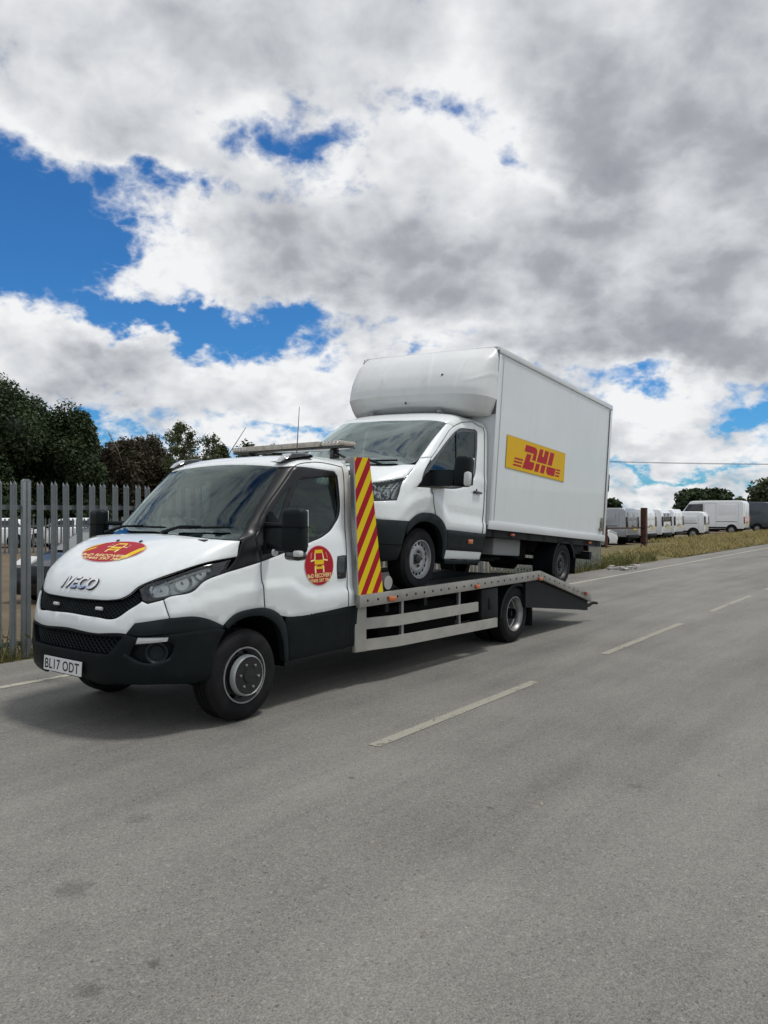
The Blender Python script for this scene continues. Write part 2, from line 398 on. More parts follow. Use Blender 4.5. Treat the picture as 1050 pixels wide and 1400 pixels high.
def spline_poly(S, poly, step=.03, corner=38, closed=True):
    """points along an outline in shell coordinates: gentle turns become curves, sharp ones stay corners"""
    P = [np.array(p, float) for p in poly]; n = len(P)
    X = [S.E(p[0], p[1]) for p in P]; out = []
    T = []
    for i in range(n):
        a, b, c = X[i-1], X[i], X[(i+1) % n]
        d1, d2 = b-a, c-b; l1, l2 = np.linalg.norm(d1)+1e-9, np.linalg.norm(d2)+1e-9
        ang = math.degrees(math.acos(max(-1, min(1, float(d1@d2)/(l1*l2)))))
        if ang < corner and (closed or 0 < i < n-1):
            t = (P[i]-P[i-1])/l1*(l2/(l1+l2)) + (P[(i+1) % n]-P[i])/l2*(l1/(l1+l2)); T.append(t)
        else: T.append(None)
    for i in range(n if closed else n-1):
        j = (i+1) % n; L = np.linalg.norm(X[j]-X[i])+1e-9; k = max(1, int(math.ceil(L/step)))
        lin = (P[j]-P[i])/L
        t0 = T[i] if T[i] is not None else lin; t1 = T[j] if T[j] is not None else lin
        for q in range(k):
            t = q/k
            out.append((2*t**3-3*t**2+1)*P[i]+(t**3-2*t**2+t)*L*t0+(-2*t**3+3*t**2)*P[j]+(t**3-t**2)*L*t1)
    if not closed: out.append(P[-1])
    return np.array(out)

def inside(pts, poly):
    x, y = pts[:, 0], pts[:, 1]; r = np.zeros(len(pts), bool); n = len(poly); j = n-1
    for i in range(n):
        xi, yi = poly[i]; xj, yj = poly[j]
        c = ((yi > y) != (yj > y)) & (x < (xj-xi)*(y-yi)/(yj-yi+1e-15)+xi); r ^= c; j = i
    return r

SX, SVY = 1.45, .115       # shell coordinates to rough metres
def mirror_poly(poly): return [(-s, v) for (s, v) in reversed(poly)]
def centre_poly(half):
    """outline given from the centre line round one half back to the centre line"""
    return [(s, v) for s, v in half] + [(-s, v) for s, v in reversed(half) if abs(s) > 1e-6]

def panel(name, S, poly, material, parent, off=0.0, thick=.014, bev=.004, ring=.008, holes=(), step=.04, corner=38, raw_hole=False):
    loops = [spline_poly(S, poly, step*.8, corner)] + [spline_poly(S, h, step*.8, corner) for h in holes]
    sc = np.array([SX, SVY])
    allv = []; edges = []; tags = []
    for L in loops:
        b = len(allv); n = len(L)
        for p in L: allv.append(p*sc)
        edges += [(b+i, b+(i+1) % n) for i in range(n)]
    nb = len(allv)
    # inner ring for the rounded edge
    rings = []
    if bev > 0:
        for li, L in enumerate(loops):
            n = len(L); e = 1e-3
            X = S.E(L[:, 0], L[:, 1])
            Tn = np.roll(X, -1, 0)-np.roll(X, 1, 0); Tn /= np.linalg.norm(Tn, axis=1, keepdims=True)+1e-9
            N = S.normal(L[:, 0], L[:, 1]); D = np.cross(N, Tn)
            Ps = (S.E(L[:, 0]+e, L[:, 1])-S.E(L[:, 0]-e, L[:, 1]))/(2*e); Pv = (S.E(L[:, 0], L[:, 1]+e*5)-S.E(L[:, 0], L[:, 1]-e*5))/(10*e)
            for i in range(n):
                A = np.stack([Ps[i], Pv[i]], 1); q, *_ = np.linalg.lstsq(A, D[i]*ring, rcond=None)
                if not np.all(np.isfinite(q)) or abs(q[0]) > .1 or abs(q[1]) > 1.0: continue
                c1 = L[i]+q; c2 = L[i]-q
                rings.append((c1, c2))
    lo = loops[0].min(0); hi = loops[0].max(0)
    gs = np.arange(lo[0], hi[0], step/SX); gv = np.arange(lo[1], hi[1], step/SVY*.9)
    A, B = np.meshgrid(gs, gv); cand = np.stack([A.ravel(), B.ravel()], 1) if len(gs) and len(gv) else np.zeros((0, 2))
    def ok(pts):
        if len(pts) == 0: return np.zeros(0, bool)
        m = inside(pts, loops[0])
        for h in loops[1:]: m &= ~inside(pts, h)
        return m
    if len(cand): cand = cand[ok(cand)]
    bpts = np.concatenate(loops)*sc
    if len(cand):
        d = np.sqrt((((cand*sc)[:, None, :]-bpts[None])**2).sum(-1)).min(1); cand = cand[d > max(step*.45, ring*1.6)]
    if rings:
        r1 = np.array([q[0] for q in rings]); r2 = np.array([q[1] for q in rings]); m1 = ok(r1); m2 = ok(r2)
        rp = np.array([a if x else b for a, b, x, y in zip(r1, r2, m1, m2) if x or y])
        if len(rp):
            d = np.sqrt((((rp*sc)[:, None, :]-bpts[None])**2).sum(-1)).min(1); rp = rp[d > ring*.55]
            cand = np.concatenate([cand, rp]) if len(cand) else rp
    pts2 = [Vector(p) for p in allv]+[Vector(p*sc) for p in cand]
    vo, eo, fo, ov, oe, of = delaunay_2d_cdt(pts2, edges, [], 0, 1e-6)
    UV = np.array([[p.x, p.y] for p in vo])/sc
    isb = np.array([any(k < nb for k in o) for o in ov])
    tri = np.array([f for f in fo if len(f) == 3])
    cen = UV[tri].mean(1); tri = tri[ok(cen)]
    offs = np.where(isb, off-bev, off)
    X = S.E(UV[:, 0], UV[:, 1], offs)
    # face the outside
    n = np.cross(X[tri[:, 1]]-X[tri[:, 0]], X[tri[:, 2]]-X[tri[:, 0]]); N = S.normal(cen[ok(cen)][:, 0], cen[ok(cen)][:, 1])
    fl = (n*N).sum(1) < 0; tri[fl] = tri[fl][:, ::-1]
    faces = [tuple(f) for f in tri]; V = list(X)
    if thick > 0:
        cnt = {}
        for f in faces:
            for a, b in ((f[0], f[1]), (f[1], f[2]), (f[2], f[0])): cnt[(a, b)] = 1
        bd = [(a, b) for (a, b) in cnt if (b, a) not in cnt]
        ids = {}
        Xd = S.E(UV[:, 0], UV[:, 1], offs-thick)
        for a, b in bd:
            for q in (a, b):
                if q not in ids: ids[q] = (len(V), len(V)+1); V.append(X[q]); V.append(Xd[q])
            faces.append((ids[b][0], ids[a][0], ids[a][1], ids[b][1]))
    return from_np(name, V, faces, material, parent)

def both(name, S, poly, material, parent, holes=(), **kw):
    a = panel(name, S, poly, material, parent, holes=holes, **kw)
    b = panel(name, S, mirror_poly(poly), material, parent, holes=[mirror_poly(h) for h in holes], **kw)
    return a, b

def under_shell(S, parent, vmax, off, wheel, wr, name='inner_shell', xmin=None):
    """dark inner body behind the outer panels, open at the wheel arches"""
    nr = int(vmax*S.nv); G = S.G[:nr+1, ::3]; Nn = S.Nn[:nr+1, ::3]; G = G+Nn*off
    V = []; F = []; idx = {}
    for sg in (1, -1):
        for i in range(0, G.shape[0], 2):
            for j in range(G.shape[1]):
                idx[sg, i, j] = len(V); p = G[i, j]; V.append((p[0], p[1]*sg, p[2]))
        for i in range(0, G.shape[0]-2, 2):
            for j in range(G.shape[1]-1):
                c = (G[i, j]+G[i+2, j+1])/2
                if math.hypot(c[0]-wheel[0], c[2]-wheel[1]) < wr and abs(c[1]) > .5: continue
                F.append((idx[sg, i, j], idx[sg, i, j+1], idx[sg, i+2, j+1], idx[sg, i+2, j]))
    return from_np(name, V, F, BLACK, parent)

def fill2d(outline, step=.03):
    """flat triangulated sheet (list of 2D points, triangles) of an outline"""
    P = np.array(outline); lo = P.min(0); hi = P.max(0)
    den = []
    for i in range(len(P)):
        a, b = P[i], P[(i+1) % len(P)]; k = max(1, int(np.linalg.norm(b-a)/step))
        for q in range(k): den.append(a+(b-a)*q/k)
    den = np.array(den)
    A, B = np.meshgrid(np.arange(lo[0]+step/2, hi[0], step), np.arange(lo[1]+step/2, hi[1], step)); c = np.stack([A.ravel(), B.ravel()], 1)
    if len(c):
        c = c[inside(c, den)]
    if len(c):
        d = np.sqrt(((c[:, None]-den[None])**2).sum(-1)).min(1); c = c[d > step*.5]
    n = len(den); pts = [Vector(p) for p in den]+[Vector(p) for p in c]
    vo, eo, fo, *_ = delaunay_2d_cdt(pts, [(i, (i+1) % n) for i in range(n)], [], 0, 1e-7)
    UV = np.array([[p.x, p.y] for p in vo]); tri = np.array([f for f in fo if len(f) == 3]); tri = tri[inside(UV[tri].mean(1), den)]
    return UV, [tuple(t) for t in tri]

def text2d(txt, height, sx=1.0, bold=0.0, shear=0.0, res=3, space=1.0):
    """outline lettering as (points, triangles) with its middle at the origin"""
    cu = bpy.data.curves.new('lettering', 'FONT'); cu.body = txt; cu.size = 1.0; cu.fill_mode = 'FRONT'; cu.offset = bold; cu.shear = shear; cu.resolution_u = res; cu.space_character = space
    o = bpy.data.objects.new('lettering', cu); me = o.to_mesh()
    V = np.array([v.co[:2] for v in me.vertices]); F = [tuple(p.vertices) for p in me.polygons]
    o.to_mesh_clear(); bpy.data.objects.remove(o); bpy.data.curves.remove(cu)
    lo = V.min(0); hi = V.max(0); k = height/(hi[1]-lo[1]); V = (V-(lo+hi)/2)*[k*sx, k]
    return V, F
def ellipse2d(rx, ry, n=48, cx=0, cy=0): return [(cx+rx*math.cos(2*math.pi*i/n), cy+ry*math.sin(2*math.pi*i/n)) for i in range(n)]

def decal(name, shapes, place, parent):
    """flat print laid on a surface: shapes = [(points, faces, material, lift)], place(points, lift) -> 3D"""
    ms = []; V = []; F = []; mi = []
    for (P, Fs, m, lift) in shapes:
        if m not in ms: ms.append(m)
        b = len(V); V += list(place(np.asarray(P, float), lift))
        for f in Fs: F.append(tuple(b+i for i in f)); mi.append(ms.index(m))
    me = bpy.data.meshes.new(name); me.from_pydata([tuple(v) for v in V], [], F)
    for m in ms: me.materials.append(m)
    me.polygons.foreach_set('material_index', mi); me.update()
    return link(bpy.data.objects.new(name, me), parent)

# ------------------------------------------------------------------ wheels
def tyre_mesh(Rr, rim, w, grooves=3):
    """profile along the axle: outer face at 0, inner face at -w"""
    p = [(-.012, rim), (.004, rim+.012), (.010, rim+(Rr-rim)*.35), (.006, rim+(Rr-rim)*.7), (-.012, Rr-.022), (-.026, Rr-.006)]
    a, b = -.026, -w+.026
    for i in range(grooves+1):
        x0 = a+(b-a)*i/(grooves+1); x1 = a+(b-a)*(i+1)/(grooves+1); g = .005
        p += [(x0-(g if i else 0), Rr-(0 if i else .004)), (x1+g, Rr)]
        if i < grooves: p += [(x1+g, Rr-.012), (x1-g, Rr-.012)]
    p += [(-w+.012, Rr-.022), (-w-.008, rim+(Rr-rim)*.5), (-w+.01, rim)]
    return p
# ================================================================== recovery truck
TH = 36.7
_s, _c = math.sin(R(TH)), math.cos(R(TH))
TF, TL = Vector((-_s, -_c, 0)), Vector((_c, -_s, 0))
TM = frame((-1.906, 6.828, 0), TF, TL, (0, 0, 1))
IV = [(.36,.93,.94,.80,2.9),(.45,.99,.965,.80,2.9),(.62,.995,.975,.80,2.9),(.80,.98,.985,.80,2.9),(.95,.945,.99,.80,2.9),(1.08,.895,.99,.80,3.0),
(1.18,.83,.985,.78,3.2),(1.27,.735,.98,.74,3.3),(1.36,.60,.972,.66,3.4),(1.43,.45,.965,.56,3.4),(1.485,.28,.955,.45,3.2),(1.53,.10,.945,.36,3.0),
(1.62,-.01,.935,.34,3.0),(1.80,-.20,.915,.34,3.2),(2.00,-.42,.89,.33,3.4),(2.10,-.535,.87,.31,3.5),(2.155,-.615,.83,.31,3.4),(2.20,-.72,.75,.32,3.2),
(2.235,-.88,.58,.30,2.8),(2.25,-1.13,.30,.20,2.4),(2.253,-1.40,.02,.02,2.2)]
IVR = -1.45
SI = Surf(IV, IVR)
SI.creases = [([(0, 4.0), (.6129, 4.191), (.7986, 4.641), (1.0227, 5.026), (1.1655, 5.198), (1.4081, 5.05), (1.50, 4.4), (1.60, 4.05), (2, 4.1)], .016, .32, .58, 2.1, 1.5)]

truck = empty('recovery_truck', TM, 'white and black flatbed recovery truck with red and yellow chevron headboard, carrying a box van', 'recovery truck')

SEAM = mat('dark shut line', (.012, .013, .014), .8)
def seam(S, pts, parent, r=.0032, closed=False, off=.0005, sides=(1, -1)):
    m = MB(); P = spline_poly(S, pts, .035, 38, closed); P = list(P)+([P[0]] if closed else [])
    for sg in sides: m.tube([S.E(sg*p[0], p[1], off) for p in P], r, 5, cap=False)
    return m.build('shut_line', SEAM, parent)
def build_truck_cab(T):
    S = SI
    hood_edge = [(.1577,4.50),(.3078,4.56),(.3611,4.66),(.4044,4.942),(.4363,5.45),(.4876,5.888),(.5685,6.463),(.7172,7.316),(.9086,7.721)]
    hood = panel('bonnet', S, centre_poly([(0, 4.49)]+hood_edge+[(.88,8.8),(.86,9.55),(.6008,10.0),(.35,10.35),(0,10.55)]), WHITE, T, step=.045)
    for sg in (1, -1): seam(S, [(.0, 4.47)]+hood_edge, T, .005, sides=(sg,), off=-.004)
    # windscreen with black border
    ws = [(0,10.72),(.35,10.5),(.5934,10.15),(.8369,9.76),(.8014,11.748),(.7575,13.106),(.7139,15.044),(.3892,15.50),(0,15.78)]
    wsi = [(0,11.25),(.35,11.1),(.56,10.85),(.76,10.75),(.755,11.9),(.715,13.1),(.675,14.75),(.38,15.12),(0,15.32)]
    w = panel('windscreen', S, centre_poly(ws), GLASS_WS, T, off=-.006, thick=0, bev=0, step=.08)
    panel('border', S, centre_poly(ws), BSATIN, w, off=-.011, thick=.012, bev=0, holes=[centre_poly(wsi)], step=.06)
    # wipers
    for sg, a, b, arm in ((1, (.20, 11.15), (.70, 11.32), (.10, 10.66)), (-1, (.06, 11.2), (-.52, 11.3), (-.62, 10.3))):
        m = MB(); n = 12
        pts = [S.E(a[0]+(b[0]-a[0])*i/n, a[1]+(b[1]-a[1])*i/n, .022) for i in range(n+1)]
        m.tube(pts, [.006]+[.011]*(n-1)+[.006], 6)
        k = [S.E(arm[0], arm[1], .01), S.E((arm[0]*.5+(a[0]+b[0])*.25), arm[1]*.5+(a[1]+b[1])*.25, .05), S.E((a[0]+b[0])/2, (a[1]+b[1])/2, .034)]
        m.tube(k, [.016, .012, .009], 6); m.build('wiper', BPLAST, T)
    # pillar trim, doors
    both('pillar_trim', S, [(.8865,9.4),(.84,9.758),(.8014,11.748),(.7575,13.106),(.7139,15.044),(.8602,15.131),(.8481,13.406),(.8552,12.468),(.974,9.966),(1.1112,7.1),(.975,6.674),(.8661,6.32),(.9086,7.6)], BSATIN, T, off=-.003)
    dw = [(.8602,15.131),(1.6423,14.803),(1.7293,14.311),(1.7998,12.325),(1.739,11.522),(1.6416,9.809),(1.515,8.909),(1.2879,7.826),(1.1961,7.422),(1.1112,7.1),(.974,9.966),(.8552,12.468),(.8481,13.406)]
    gm = [(.9874,13.9),(1.657,14.294),(1.6994,13.833),(1.7609,12.286),(1.7035,11.42),(1.6094,9.892),(1.5126,9.285),(1.4168,8.821)]
    gq = [(.945,13.6),(1.33,8.75),(1.2287,8.2),(1.1161,9.321),(.9402,12.5)]
    door = [(1.1112,7.1),(1.1961,7.422),(1.2879,7.826),(1.515,8.909),(1.6416,9.809),(1.739,11.522),(1.7998,12.325),(1.7293,14.311),(1.6423,14.803),(.8602,15.131),(.8869,15.45),(1.7272,15.70),(1.8415,15.487),(1.8689,12.83),(1.8856,7.056),(1.8958,3.767),(1.906,3.03),(1.3948,2.99),(1.3472,3.109),(1.2817,3.475),(1.2258,3.62),(1.1731,5.027)]
    for sg in (1, -1):
        f = (lambda q: q) if sg > 0 else mirror_poly
        d = panel('door', S, f(door), WHITE, T)
        wn = panel('window_frame', S, f(dw), BSATIN, d, off=-.003, holes=[f(gm), f(gq)])
        panel('window', S, f(gm), GLASS_SD, d, off=-.010, thick=0, bev=0, step=.08)
        panel('quarter_window', S, f(gq), GLASS_SD, d, off=-.010, thick=0, bev=0, step=.08)
        panel('door_handle', S, f([(1.789,7.15),(1.835,7.22),(1.8783,7.21),(1.882,6.2),(1.8782,5.0),(1.84,4.93),(1.7954,4.98),(1.787,6.2)]), BGLOSS, d, off=.012, thick=.03, bev=.01, ring=.015, step=.03)
    for sg in (1, -1):
        seam(S, [(1.1731,5.027),(1.2258,3.62)], T, .0035, sides=(sg,)); seam(S, [(1.1112,7.1),(1.1731,5.027)], T, .0035, sides=(sg,))
        seam(S, [(.8602,15.131),(.8869,15.45),(1.7272,15.70),(1.8415,15.487),(1.8689,12.83),(1.8856,7.056),(1.8958,3.767),(1.906,3.03),(1.91,.9)], T, .0035, sides=(sg,)); seam(S, [(.591,4.62),(.6424,3.651)], T, .003, sides=(sg,))
    both('rear_pillar', S, [(1.8415,15.487),(1.8689,12.83),(1.8856,7.056),(1.906,3.03),(1.999,3.03),(1.999,7.056),(1.999,12.8),(1.999,15.487)], WHITE, T)
    panel('roof', S, centre_poly([(0,15.80),(.3892,15.52),(.7139,15.06),(.8602,15.15),(.8869,15.47),(1.7272,15.72),(1.8415,15.51),(1.999,15.51),(1.999,17),(1.999,18.5),(1.999,19.9),(1,19.93),(0,19.93)]), WHITE, T, step=.07)
    # rear wall of the cab with its window opening
    rows = [(w_, z_) for (z_, x_, w_, a_, n_) in IV if z_ > .4]
    out = [(w_-.004, z_) for w_, z_ in rows]; out = out+[(-a, b) for a, b in reversed(out)]
    m = MB(); m.box((IVR+.012, 0, .95), (.02, 1.92, 1.10)); m.box((IVR+.012, .77, 1.77), (.02, .28, .54)); m.box((IVR+.012, -.77, 1.77), (.02, .28, .54)); m.box((IVR+.012, 0, 2.12), (.02, 1.66, .16))
    m.build('rear_wall', WHITE, T)
    m = MB(); m.box((IVR+.012, 0, 1.77), (.006, 1.26, .54)); m.build('rear_window', GLASS_SD, T, smooth=0)
    # roof marker lamps
    for sg in (1, -1):
        ol = [(-.60, 2.135), (-.66, 2.185), (-.76, 2.228), (-.90, 2.245), (-1.02, 2.232), (-1.04, 2.205), (-.80, 2.16)]
        m = MB(); m.prism(ol, 1, sg*.69, sg*.80, bev=.03); ml = m.build('marker_lamp', BGLOSS, T, smooth=60)
        m = MB(); m.prism([(-.603, 2.142), (-.66, 2.192), (-.74, 2.228), (-.74, 2.20), (-.66, 2.16)], 1, sg*.705, sg*.785, bev=.012); m.build('lens', mat('smoky white lens', (.38, .40, .40), .15, coat=.6), ml, smooth=60)
    # headlamps
    hl = [(.4463,5.30),(.4736,5.661),(.5511,6.08),(.6941,6.98),(.8761,7.5),(.8646,6.36),(.7577,5.70),(.731,5.19),(.5999,4.72),(.5163,4.44),(.4839,4.60)]
    hc = [(.4782,5.45),(.5527,5.948),(.6999,6.80),(.775,7.02),(.7885,6.60),(.7534,5.88),(.7231,5.35),(.5962,4.86),(.535,4.74)]
    for sg in (1, -1):
        f = (lambda q: q) if sg > 0 else mirror_poly
        h = panel('headlamp', S, f(hl), BGLOSS, T, off=-.004, holes=[f(hc)], thick=.07)
        panel('backing', S, f(hl), mat('satin lamp bowl', (.80, .81, .80), .3, metal=.2, var=.15, vscale=14), h, off=-.05, thick=0, bev=0)
        panel('lens', S, f(hc), LENS, h, off=-.006, thick=0, bev=0)
        for (ss, vv, r1) in ((.552, 5.28, .080), (.655, 5.80, .072), (.738, 6.50, .058)):
            m = MB(); c = S.E(sg*ss, vv, -.045); n = S.normal(sg*ss, vv)
            q = Vector(n).to_track_quat('Z', 'Y').to_matrix().to_4x4(); M = Matrix.Translation(c) @ q
            m.lathe([(-.03, .012), (-.024, r1*.45), (-.005, r1*.8), (.022, r1)], 24, axis=2)
            m.lathe([(.0, 0.001), (.005, .012), (-.03, .014)], 12, axis=2)
            bmesh.ops.transform(m.bm, matrix=M, verts=m.bm.verts); m.build('reflector', REFL, h)
        panel('indicator', S, f([(.765,6.72),(.80,7.05),(.83,7.15),(.815,6.65),(.79,6.5)]), CLEARL, h, off=-.03, thick=0, bev=0)
        pts = [(.50,5.2),(.56,5.55),(.66,6.15),(.74,6.72)]
        panel('trim', S, f([(.56,5.88),(.70,6.72),(.765,6.95),(.76,6.75),(.70,6.5),(.565,5.70)]), STEEL, h, off=-.025, thick=.01, bev=0)
    # front panels
    gr = centre_poly([(0,4.47),(.1577,4.48),(.3078,4.54),(.3611,4.62),(.4044,4.90),(.4403,5.28),(.4771,4.58),(.4307,4.112),(.3714,3.657),(.2185,3.622),(0,3.674)])
    g = panel('grille', S, gr, BPLAST, T, off=-.055, thick=0, bev=0)
    def lattice(name, poly, off, sp, r, parent, clip):
        m = MB(); P = np.array(spline_poly(S, poly, .04)); lo = P.min(0)*[SX, SVY]; hi = P.max(0)*[SX, SVY]
        for sgn in (1, -1):
            for c in np.arange(lo[0]-2, hi[0]+2, sp):
                t = np.linspace(lo[1], hi[1], 24); xs = c+sgn*(t-lo[1])*1.7
                uv = np.stack([xs/SX, t/SVY], 1); ins = inside(uv, P); run = []
                for k in range(len(t)+1):
                    if k < len(t) and ins[k]: run.append(S.E(uv[k, 0], uv[k, 1], off))
                    else:
                        if len(run) > 1: m.tube(run[::3]+[run[-1]] if len(run) > 4 else run, r, 4, cap=False)
                        run = []
        o = m.build(name, GPLAST, parent, smooth=0); return o
    o = lattice('mesh', gr, -.03, .042, .0045, g, None); o['kind'] = 'stuff'
    for (ss, vv) in ((.235, 4.06), (-.15, 4.06)):
        m = MB(); c = S.E(ss, vv, -.006); n = Vector(S.normal(ss, vv)); M = Matrix.Translation(c) @ n.to_track_quat('X', 'Z').to_matrix().to_4x4()
        m.box((0, 0, 0), (.03, .062, .026), .006); bmesh.ops.transform(m.bm, matrix=M, verts=m.bm.verts); m.build('strobe_lamp', CLEARL, T)
    bw = centre_poly([(0,3.655),(.2185,3.605),(.3714,3.64),(.4307,4.095),(.4759,4.44),(.4847,4.54),(.5168,4.40),(.591,4.62)]+[(.6424,3.651),(.4755,3.422),(.4376,2.925),(.2393,2.86),(0,2.945)])
    panel('bumper_panel', S, bw, WHITE, T)
    both('front_wing', S, [(.591,4.62),(.60,4.70),(.7317,5.15),(.7584,5.66),(.8661,6.30),(.9761,6.66),(1.1112,7.1),(1.1731,5.027),(1.2255,3.637),(1.1207,3.668),(1.0233,3.501),(.9589,3.023),(.8286,3.514),(.7677,3.653),(.6424,3.651)], WHITE, T)
    both('bumper_trim', S, [(.4376,2.918),(.4755,3.415),(.6424,3.64),(.7677,3.645),(.8286,3.505),(.9499,3.045),(.9777,2.901),(.9582,2.885),(.6556,2.90),(.47,2.86)], GPLAST, T)
    lg = centre_poly([(0,2.82),(.2135,2.77),(.42,2.785),(.395,2.5),(.3401,2.032),(.1982,2.025),(0,2.028)])
    fp = [(.485,2.44),(.6602,2.524),(.6828,2.423),(.6781,2.098),(.636,1.729),(.5263,1.70),(.4627,1.973)]
    dr = [(.5,2.772),(.6526,2.766),(.6512,2.59),(.492,2.50)]
    bl = centre_poly([(0,2.935),(.2393,2.85),(.4376,2.91),(.47,2.825),(.6556,2.872),(.9582,2.86),(.9794,2.814),(.9435,2.307),(.9246,1.917),(.8843,.327),(.82,.244),(.61,.506),(.4049,.499),(.2204,.408),(.17,.72),(0,.72)])
    bumper = panel('bumper', S, bl, BPLAST, T, off=.002, holes=[lg, fp, mirror_poly(fp), dr, mirror_poly(dr)], thick=.05)
    lg2 = panel('lower_grille', S, lg, BLACK, bumper, off=-.09, thick=0, bev=0)
    o = lattice('mesh', lg, -.04, .05, .006, bumper, None); o['kind'] = 'stuff'
    for sg in (1, -1):
        f = (lambda q: q) if sg > 0 else mirror_poly
        panel('daytime_lamp', S, f(dr), CLEARL, bumper, off=-.004, thick=.03)
        panel('fog_pocket', S, f(fp), BPLAST, bumper, off=-.05, thick=0, bev=0)
        c = S.E(sg*.60, 2.12, -.012); n = Vector(S.normal(sg*.60, 2.12)); M = Matrix.Translation(c) @ n.to_track_quat('Z', 'Y').to_matrix().to_4x4()
        m = MB(); m.lathe([(-.04, .085), (.0, .083), (.004, .076), (-.004, .066), (-.03, .05), (-.035, .001)], 28, axis=2)
        bmesh.ops.transform(m.bm, matrix=M, verts=m.bm.verts); m.build('fog_lamp', GPLAST, bumper)
        panel('pocket_lip', S, f([(.44,2.12),(.455,2.05),(.525,1.76),(.63,1.78),(.665,1.90),(.67,1.80),(.636,1.66),(.5263,1.62),(.43,2.0)]), GPLAST, bumper, off=.006, thick=.03)
    both('sill', S, [(1.3948,2.97),(1.906,3.012),(1.999,3.012),(1.999,.55),(1.9422,.55),(1.4343,.45),(1.4222,1.698),(1.393,2.535)], BPLAST, T)
    # wheel arch trims round the wheel centre
    arch = []
    def uv(r, a): return S.at_xz(-.03+r*math.cos(a), .385+r*math.sin(a))
    A0, A1 = R(72+92), R(-8)
    outer = [(.9611,3.0),(1.0233,3.501),(1.1207,3.668),(1.2255,3.637),(1.2817,3.475),(1.3472,3.109),(1.393,2.535),(1.4167,1.704),(1.4246,.5)]
    inner = [(1.398,.5),(1.3776,1.887),(1.3329,2.587),(1.2799,2.956),(1.2186,3.21),(1.1459,3.289),(1.0733,3.22),(1.0194,3.028),(.9893,2.823)]
    both('wheel_arch', S, outer+inner, GPLAST, T, off=.012, thick=.06)
    for sg in (1, -1):
        m = MB(); n = 20; Rr = .47
        pr = [(Rr*math.cos(math.pi*i/n*1.06-.1)-.02, .40+Rr*math.sin(math.pi*i/n*1.06-.1)) for i in range(n+1)]
        for i in range(n):
            a, b = pr[i], pr[i+1]; m.quad((a[0], sg*.45, a[1]), (b[0], sg*.45, b[1]), (b[0], sg*.94, b[1]), (a[0], sg*.94, a[1]))
        m.build('arch_liner', BLACK, T, recalc=False)
    under_shell(S, T, 10.0, -.075, (-.02, .38), .50)
    m = MB(); m.box((-.25, 0, .42), (2.2, .9, .10)); m.box((-1.0, 0, .44), (.8, 1.8, .06)); m.box((.62, 0, .44), (.45, 1.3, .08)); m.build('floor_pan', BLACK, T)  # dark underbody boxes, added to block light under the cab
    # interior
    m = MB(); m.box((-.10, 0, 1.33), (.55, 1.72, .26), .06); m.box((-.22, -.42, 1.47), (.26, .50, .10), .04); m.box((.1, 0, 1.45), (.35, 1.6, .05), .02); m.build('dashboard', DASH, T)
    m = MB(); M = Matrix.Translation((-.42, -.42, 1.50)) @ Matrix.Rotation(R(-62), 4, 'Y')
    m.lathe([(0, .215), (.014, .229), (0, .243), (-.014, .229), (0, .215)], 32, axis=2, M=M)
    m.box((0, 0, -.01), (.42, .05, .02), .008, M=M); m.box((0, 0, -.01), (.15, .14, .04), .015, M=M); m.build('steering_wheel', DASH, T)
    for y in (-.45, .12, .52):
        m = MB(); m.box((-.98, y, 1.0), (.52, .46 if y < 0 else .40, .18), .05); m.box((-1.24, y, 1.42), (.15, .45 if y < 0 else .39, .72), .06, rot=Matrix.Rotation(R(-10), 4, 'Y'))
        m.box((-1.28, y, 1.87), (.10, .26, .18), .045); m.build('seat', SEAT, T)
    m = MB(); m.box((-1.0, 0, 2.145), (.7, 1.40, .02)); m.build('headlining', LINER, T)
    m = MB(); m.box((-.60, .05, 2.06), (.05, .24, .07), .02); m.tube([(-.58, .05, 2.12), (-.6, .05, 2.06)], .012); m.build('interior_mirror', BGLOSS, T)
    c = [S.E(-.42+d, v, -.02) for d, v in ((0, 14.95), (.08, 14.95), (.08, 15.25), (0, 15.25))]
    m = MB(); m.quad(*c); m.build('windscreen_sticker', mat('pale green paper', (.55, .72, .62), .6), T, recalc=False, smooth=0)
    # door mirrors on long arms
    for sg in (1, -1):
        m = MB(); m.box((-.18, sg*1.35, 1.54), (.125, .215, .37), .05, seg=4, rot=Matrix.Rotation(R(8*sg), 4, 'Z')); hsg = m.build('mirror', BPLAST, T, smooth=50)
        m = MB(); m.box((-.178, sg*1.35, 1.575), (.128, .218, .007), rot=Matrix.Rotation(R(8*sg), 4, 'Z')); m.build('mirror_seam', BLACK, hsg)
        m = MB(); m.box((-.17, sg*1.37, 1.345), (.12, .17, .08), .035); m.build('lower_shell', BGLOSS, hsg)
        m = MB(); m.box((-.125, sg*1.44, 1.365), (.06, .07, .05), .014); m.build('indicator', CLEARL, hsg)
        m = MB(); m.box((-.243, sg*1.345, 1.56), (.008, .17, .30), .003, rot=Matrix.Rotation(R(8*sg), 4, 'Z')); m.build('mirror_glass', CHROME, hsg)
        m = MB(); m.tube([(-.28, sg*.93, 1.585), (-.24, sg*1.08, 1.585), (-.19, sg*1.24, 1.585)], [.028, .024, .022], 8); m.tube([(-.28, sg*.95, 1.42), (-.24, sg*1.08, 1.40), (-.19, sg*1.24, 1.39)], [.032, .028, .024], 8)
        m.prism([(-.20, 1.34), (-.46, 1.36), (-.44, 1.56), (-.30, 1.70)], 1, sg*.925, sg*.985, bev=.012); m.build('mirror_arm', BPLAST, hsg)
        m = MB(); m.lathe([(-.02, .03), (.0, .028), (.006, .001)], 16, axis=1, M=Matrix.Translation((-.22, sg*1.10, 1.362))); m.build('side_repeater', CLEARL, hsg)
